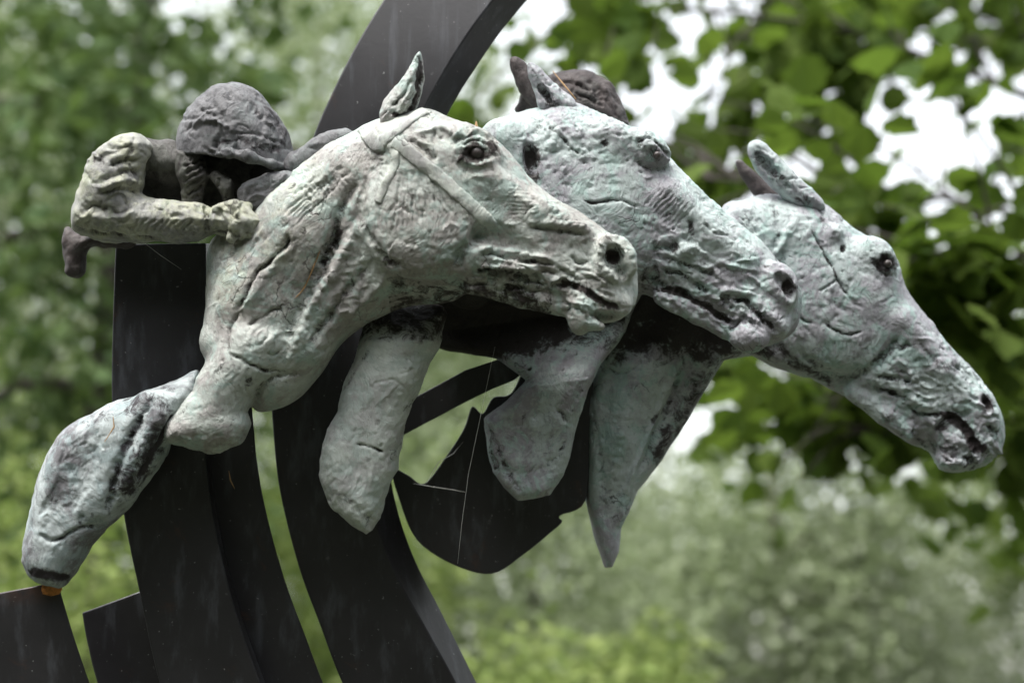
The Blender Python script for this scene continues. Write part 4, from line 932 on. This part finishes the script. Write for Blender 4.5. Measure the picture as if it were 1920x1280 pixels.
# gaps in the canopy as clumps in space
keep = vnoise(TW, .5, 4)+.5*vnoise(TW, .22, 9) > -.07
keep &= (TW[:, 2] > 2.2+.25*vnoise(TW, .3, 12)) | (TW[:, 0] > 1.75)
TW = TW[keep]
d = np.linalg.norm(TW-np.array(CAM), axis=1)
rel = TW-np.array(CAM); zc = rel@np.array(FWD); sx = 960+rel[:, 0]/zc*D; sy = 640-(rel@np.array(UP))/zc*D
vis = (sx > -50) & (sx < 1970) & (sy > -50) & (sy < 1330)
order = np.argsort(np.where(vis, d, d+100)); near, rest = order[:290], order[290:]
lm = []
for v in range(4):
    rr = np.random.default_rng(v); L2 = LEAF.copy(); L2[:, 2] += rr.normal(0, .03, len(L2)); L2 *= .155
    me = bpy.data.meshes.new('leaf'); me.from_pydata([tuple(p) for p in L2], [], [(0, i, i+1) for i in range(1, len(L2)-1)]); me.materials.append(M['leaf']); lm.append(me)
for i in near:
    o = bpy.data.objects.new('leaf', lm[i % 4]); COL.objects.link(o); o.parent = tree
    p = Vector(TW[i])-tree.location; o.location = p; s_ = r.uniform(.7, 1.2); o.scale = (s_, s_, s_)
    o.rotation_euler = (r.gauss(0, .5), r.uniform(0, 1.2), r.uniform(0, 6.28))
leaves(TW[rest], .155, M['leaf'], 'crown', tree, 'stuff', 3, .3, shape=1)
print('near tree leaves', len(TW), 'visible', vis.sum())

TG = 'trees of the wood behind'
# left side wood
ct = far_tree('conifer_tree', -2.9, 9.6, 8.5, 1.3, 'dark drooping conifer with a bare trunk at upper left', 'tree', M['needle'], 2200, .2, z0=2.6, clusters=40, seed=3, group=TG, trunk=False)
limb([(-2.75, 9.6, -.1), (-2.8, 9.6, 2.2), (-2.85, 9.6, 4.2), (-2.72, 9.6, 6.0), (-2.8, 9.6, 8.4)], (.15, .06), ct, 'trunk')
for z_, dx, dz in ((5.6, 1.9, -.35), (5.25, 1.5, -.6), (4.9, -1.4, -.5), (4.3, 1.2, -.5), (5.9, -1.5, .1), (3.8, -1.2, -.6), (3.4, 1.0, -.5)):
    limb([(-2.8, 9.6, z_), (-2.8+dx*.5, 9.5, z_+.05), (-2.8+dx, 9.4, z_+dz)], (.065, .02), ct, 'branch')
    bp = [(-2.8+dx*k_+random.gauss(0, .1), 9.45+random.gauss(0, .15), z_+dz*k_*k_-random.random()**1.5*1.1) for k_ in np.random.default_rng(int(z_*10)).uniform(.15, 1, 260)]
    leaves(bp, .17, M['needle'], 'bough', ct, 'stuff', int(z_*7), droop=1.2, aspect=.3)
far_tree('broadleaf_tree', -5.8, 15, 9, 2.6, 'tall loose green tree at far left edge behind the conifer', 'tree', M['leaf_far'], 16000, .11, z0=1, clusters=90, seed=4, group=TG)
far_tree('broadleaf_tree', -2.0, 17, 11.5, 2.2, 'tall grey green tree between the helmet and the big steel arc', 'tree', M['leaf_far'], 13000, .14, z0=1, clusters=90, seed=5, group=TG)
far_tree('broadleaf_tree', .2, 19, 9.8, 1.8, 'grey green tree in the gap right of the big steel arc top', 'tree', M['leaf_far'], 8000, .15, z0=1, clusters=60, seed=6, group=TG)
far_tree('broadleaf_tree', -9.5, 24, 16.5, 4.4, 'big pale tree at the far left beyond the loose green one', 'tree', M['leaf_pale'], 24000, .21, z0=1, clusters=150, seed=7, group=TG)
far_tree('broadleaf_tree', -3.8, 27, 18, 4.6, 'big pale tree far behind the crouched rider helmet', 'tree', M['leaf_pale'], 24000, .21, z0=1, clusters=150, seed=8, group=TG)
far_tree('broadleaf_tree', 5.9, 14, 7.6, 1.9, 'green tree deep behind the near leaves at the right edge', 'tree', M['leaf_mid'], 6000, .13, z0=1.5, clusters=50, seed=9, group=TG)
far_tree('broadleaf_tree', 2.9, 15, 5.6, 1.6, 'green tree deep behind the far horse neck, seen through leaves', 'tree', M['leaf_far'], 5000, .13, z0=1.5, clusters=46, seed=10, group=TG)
r9 = np.random.default_rng(77); n9 = 17000; th = r9.uniform(math.radians(172), math.radians(368), n9); rd = r9.uniform(9, 14, n9)
P9 = np.c_[rd*np.cos(th), rd*np.sin(th)+1, 8*r9.random(n9)**.85]
leaves(P9, .8, M['leaf_wood'], 'shade_woodland', None, 'stuff', 78)  # unseen tree belt behind the viewer, added to cut low light
SG = 'shrubs under the wood'
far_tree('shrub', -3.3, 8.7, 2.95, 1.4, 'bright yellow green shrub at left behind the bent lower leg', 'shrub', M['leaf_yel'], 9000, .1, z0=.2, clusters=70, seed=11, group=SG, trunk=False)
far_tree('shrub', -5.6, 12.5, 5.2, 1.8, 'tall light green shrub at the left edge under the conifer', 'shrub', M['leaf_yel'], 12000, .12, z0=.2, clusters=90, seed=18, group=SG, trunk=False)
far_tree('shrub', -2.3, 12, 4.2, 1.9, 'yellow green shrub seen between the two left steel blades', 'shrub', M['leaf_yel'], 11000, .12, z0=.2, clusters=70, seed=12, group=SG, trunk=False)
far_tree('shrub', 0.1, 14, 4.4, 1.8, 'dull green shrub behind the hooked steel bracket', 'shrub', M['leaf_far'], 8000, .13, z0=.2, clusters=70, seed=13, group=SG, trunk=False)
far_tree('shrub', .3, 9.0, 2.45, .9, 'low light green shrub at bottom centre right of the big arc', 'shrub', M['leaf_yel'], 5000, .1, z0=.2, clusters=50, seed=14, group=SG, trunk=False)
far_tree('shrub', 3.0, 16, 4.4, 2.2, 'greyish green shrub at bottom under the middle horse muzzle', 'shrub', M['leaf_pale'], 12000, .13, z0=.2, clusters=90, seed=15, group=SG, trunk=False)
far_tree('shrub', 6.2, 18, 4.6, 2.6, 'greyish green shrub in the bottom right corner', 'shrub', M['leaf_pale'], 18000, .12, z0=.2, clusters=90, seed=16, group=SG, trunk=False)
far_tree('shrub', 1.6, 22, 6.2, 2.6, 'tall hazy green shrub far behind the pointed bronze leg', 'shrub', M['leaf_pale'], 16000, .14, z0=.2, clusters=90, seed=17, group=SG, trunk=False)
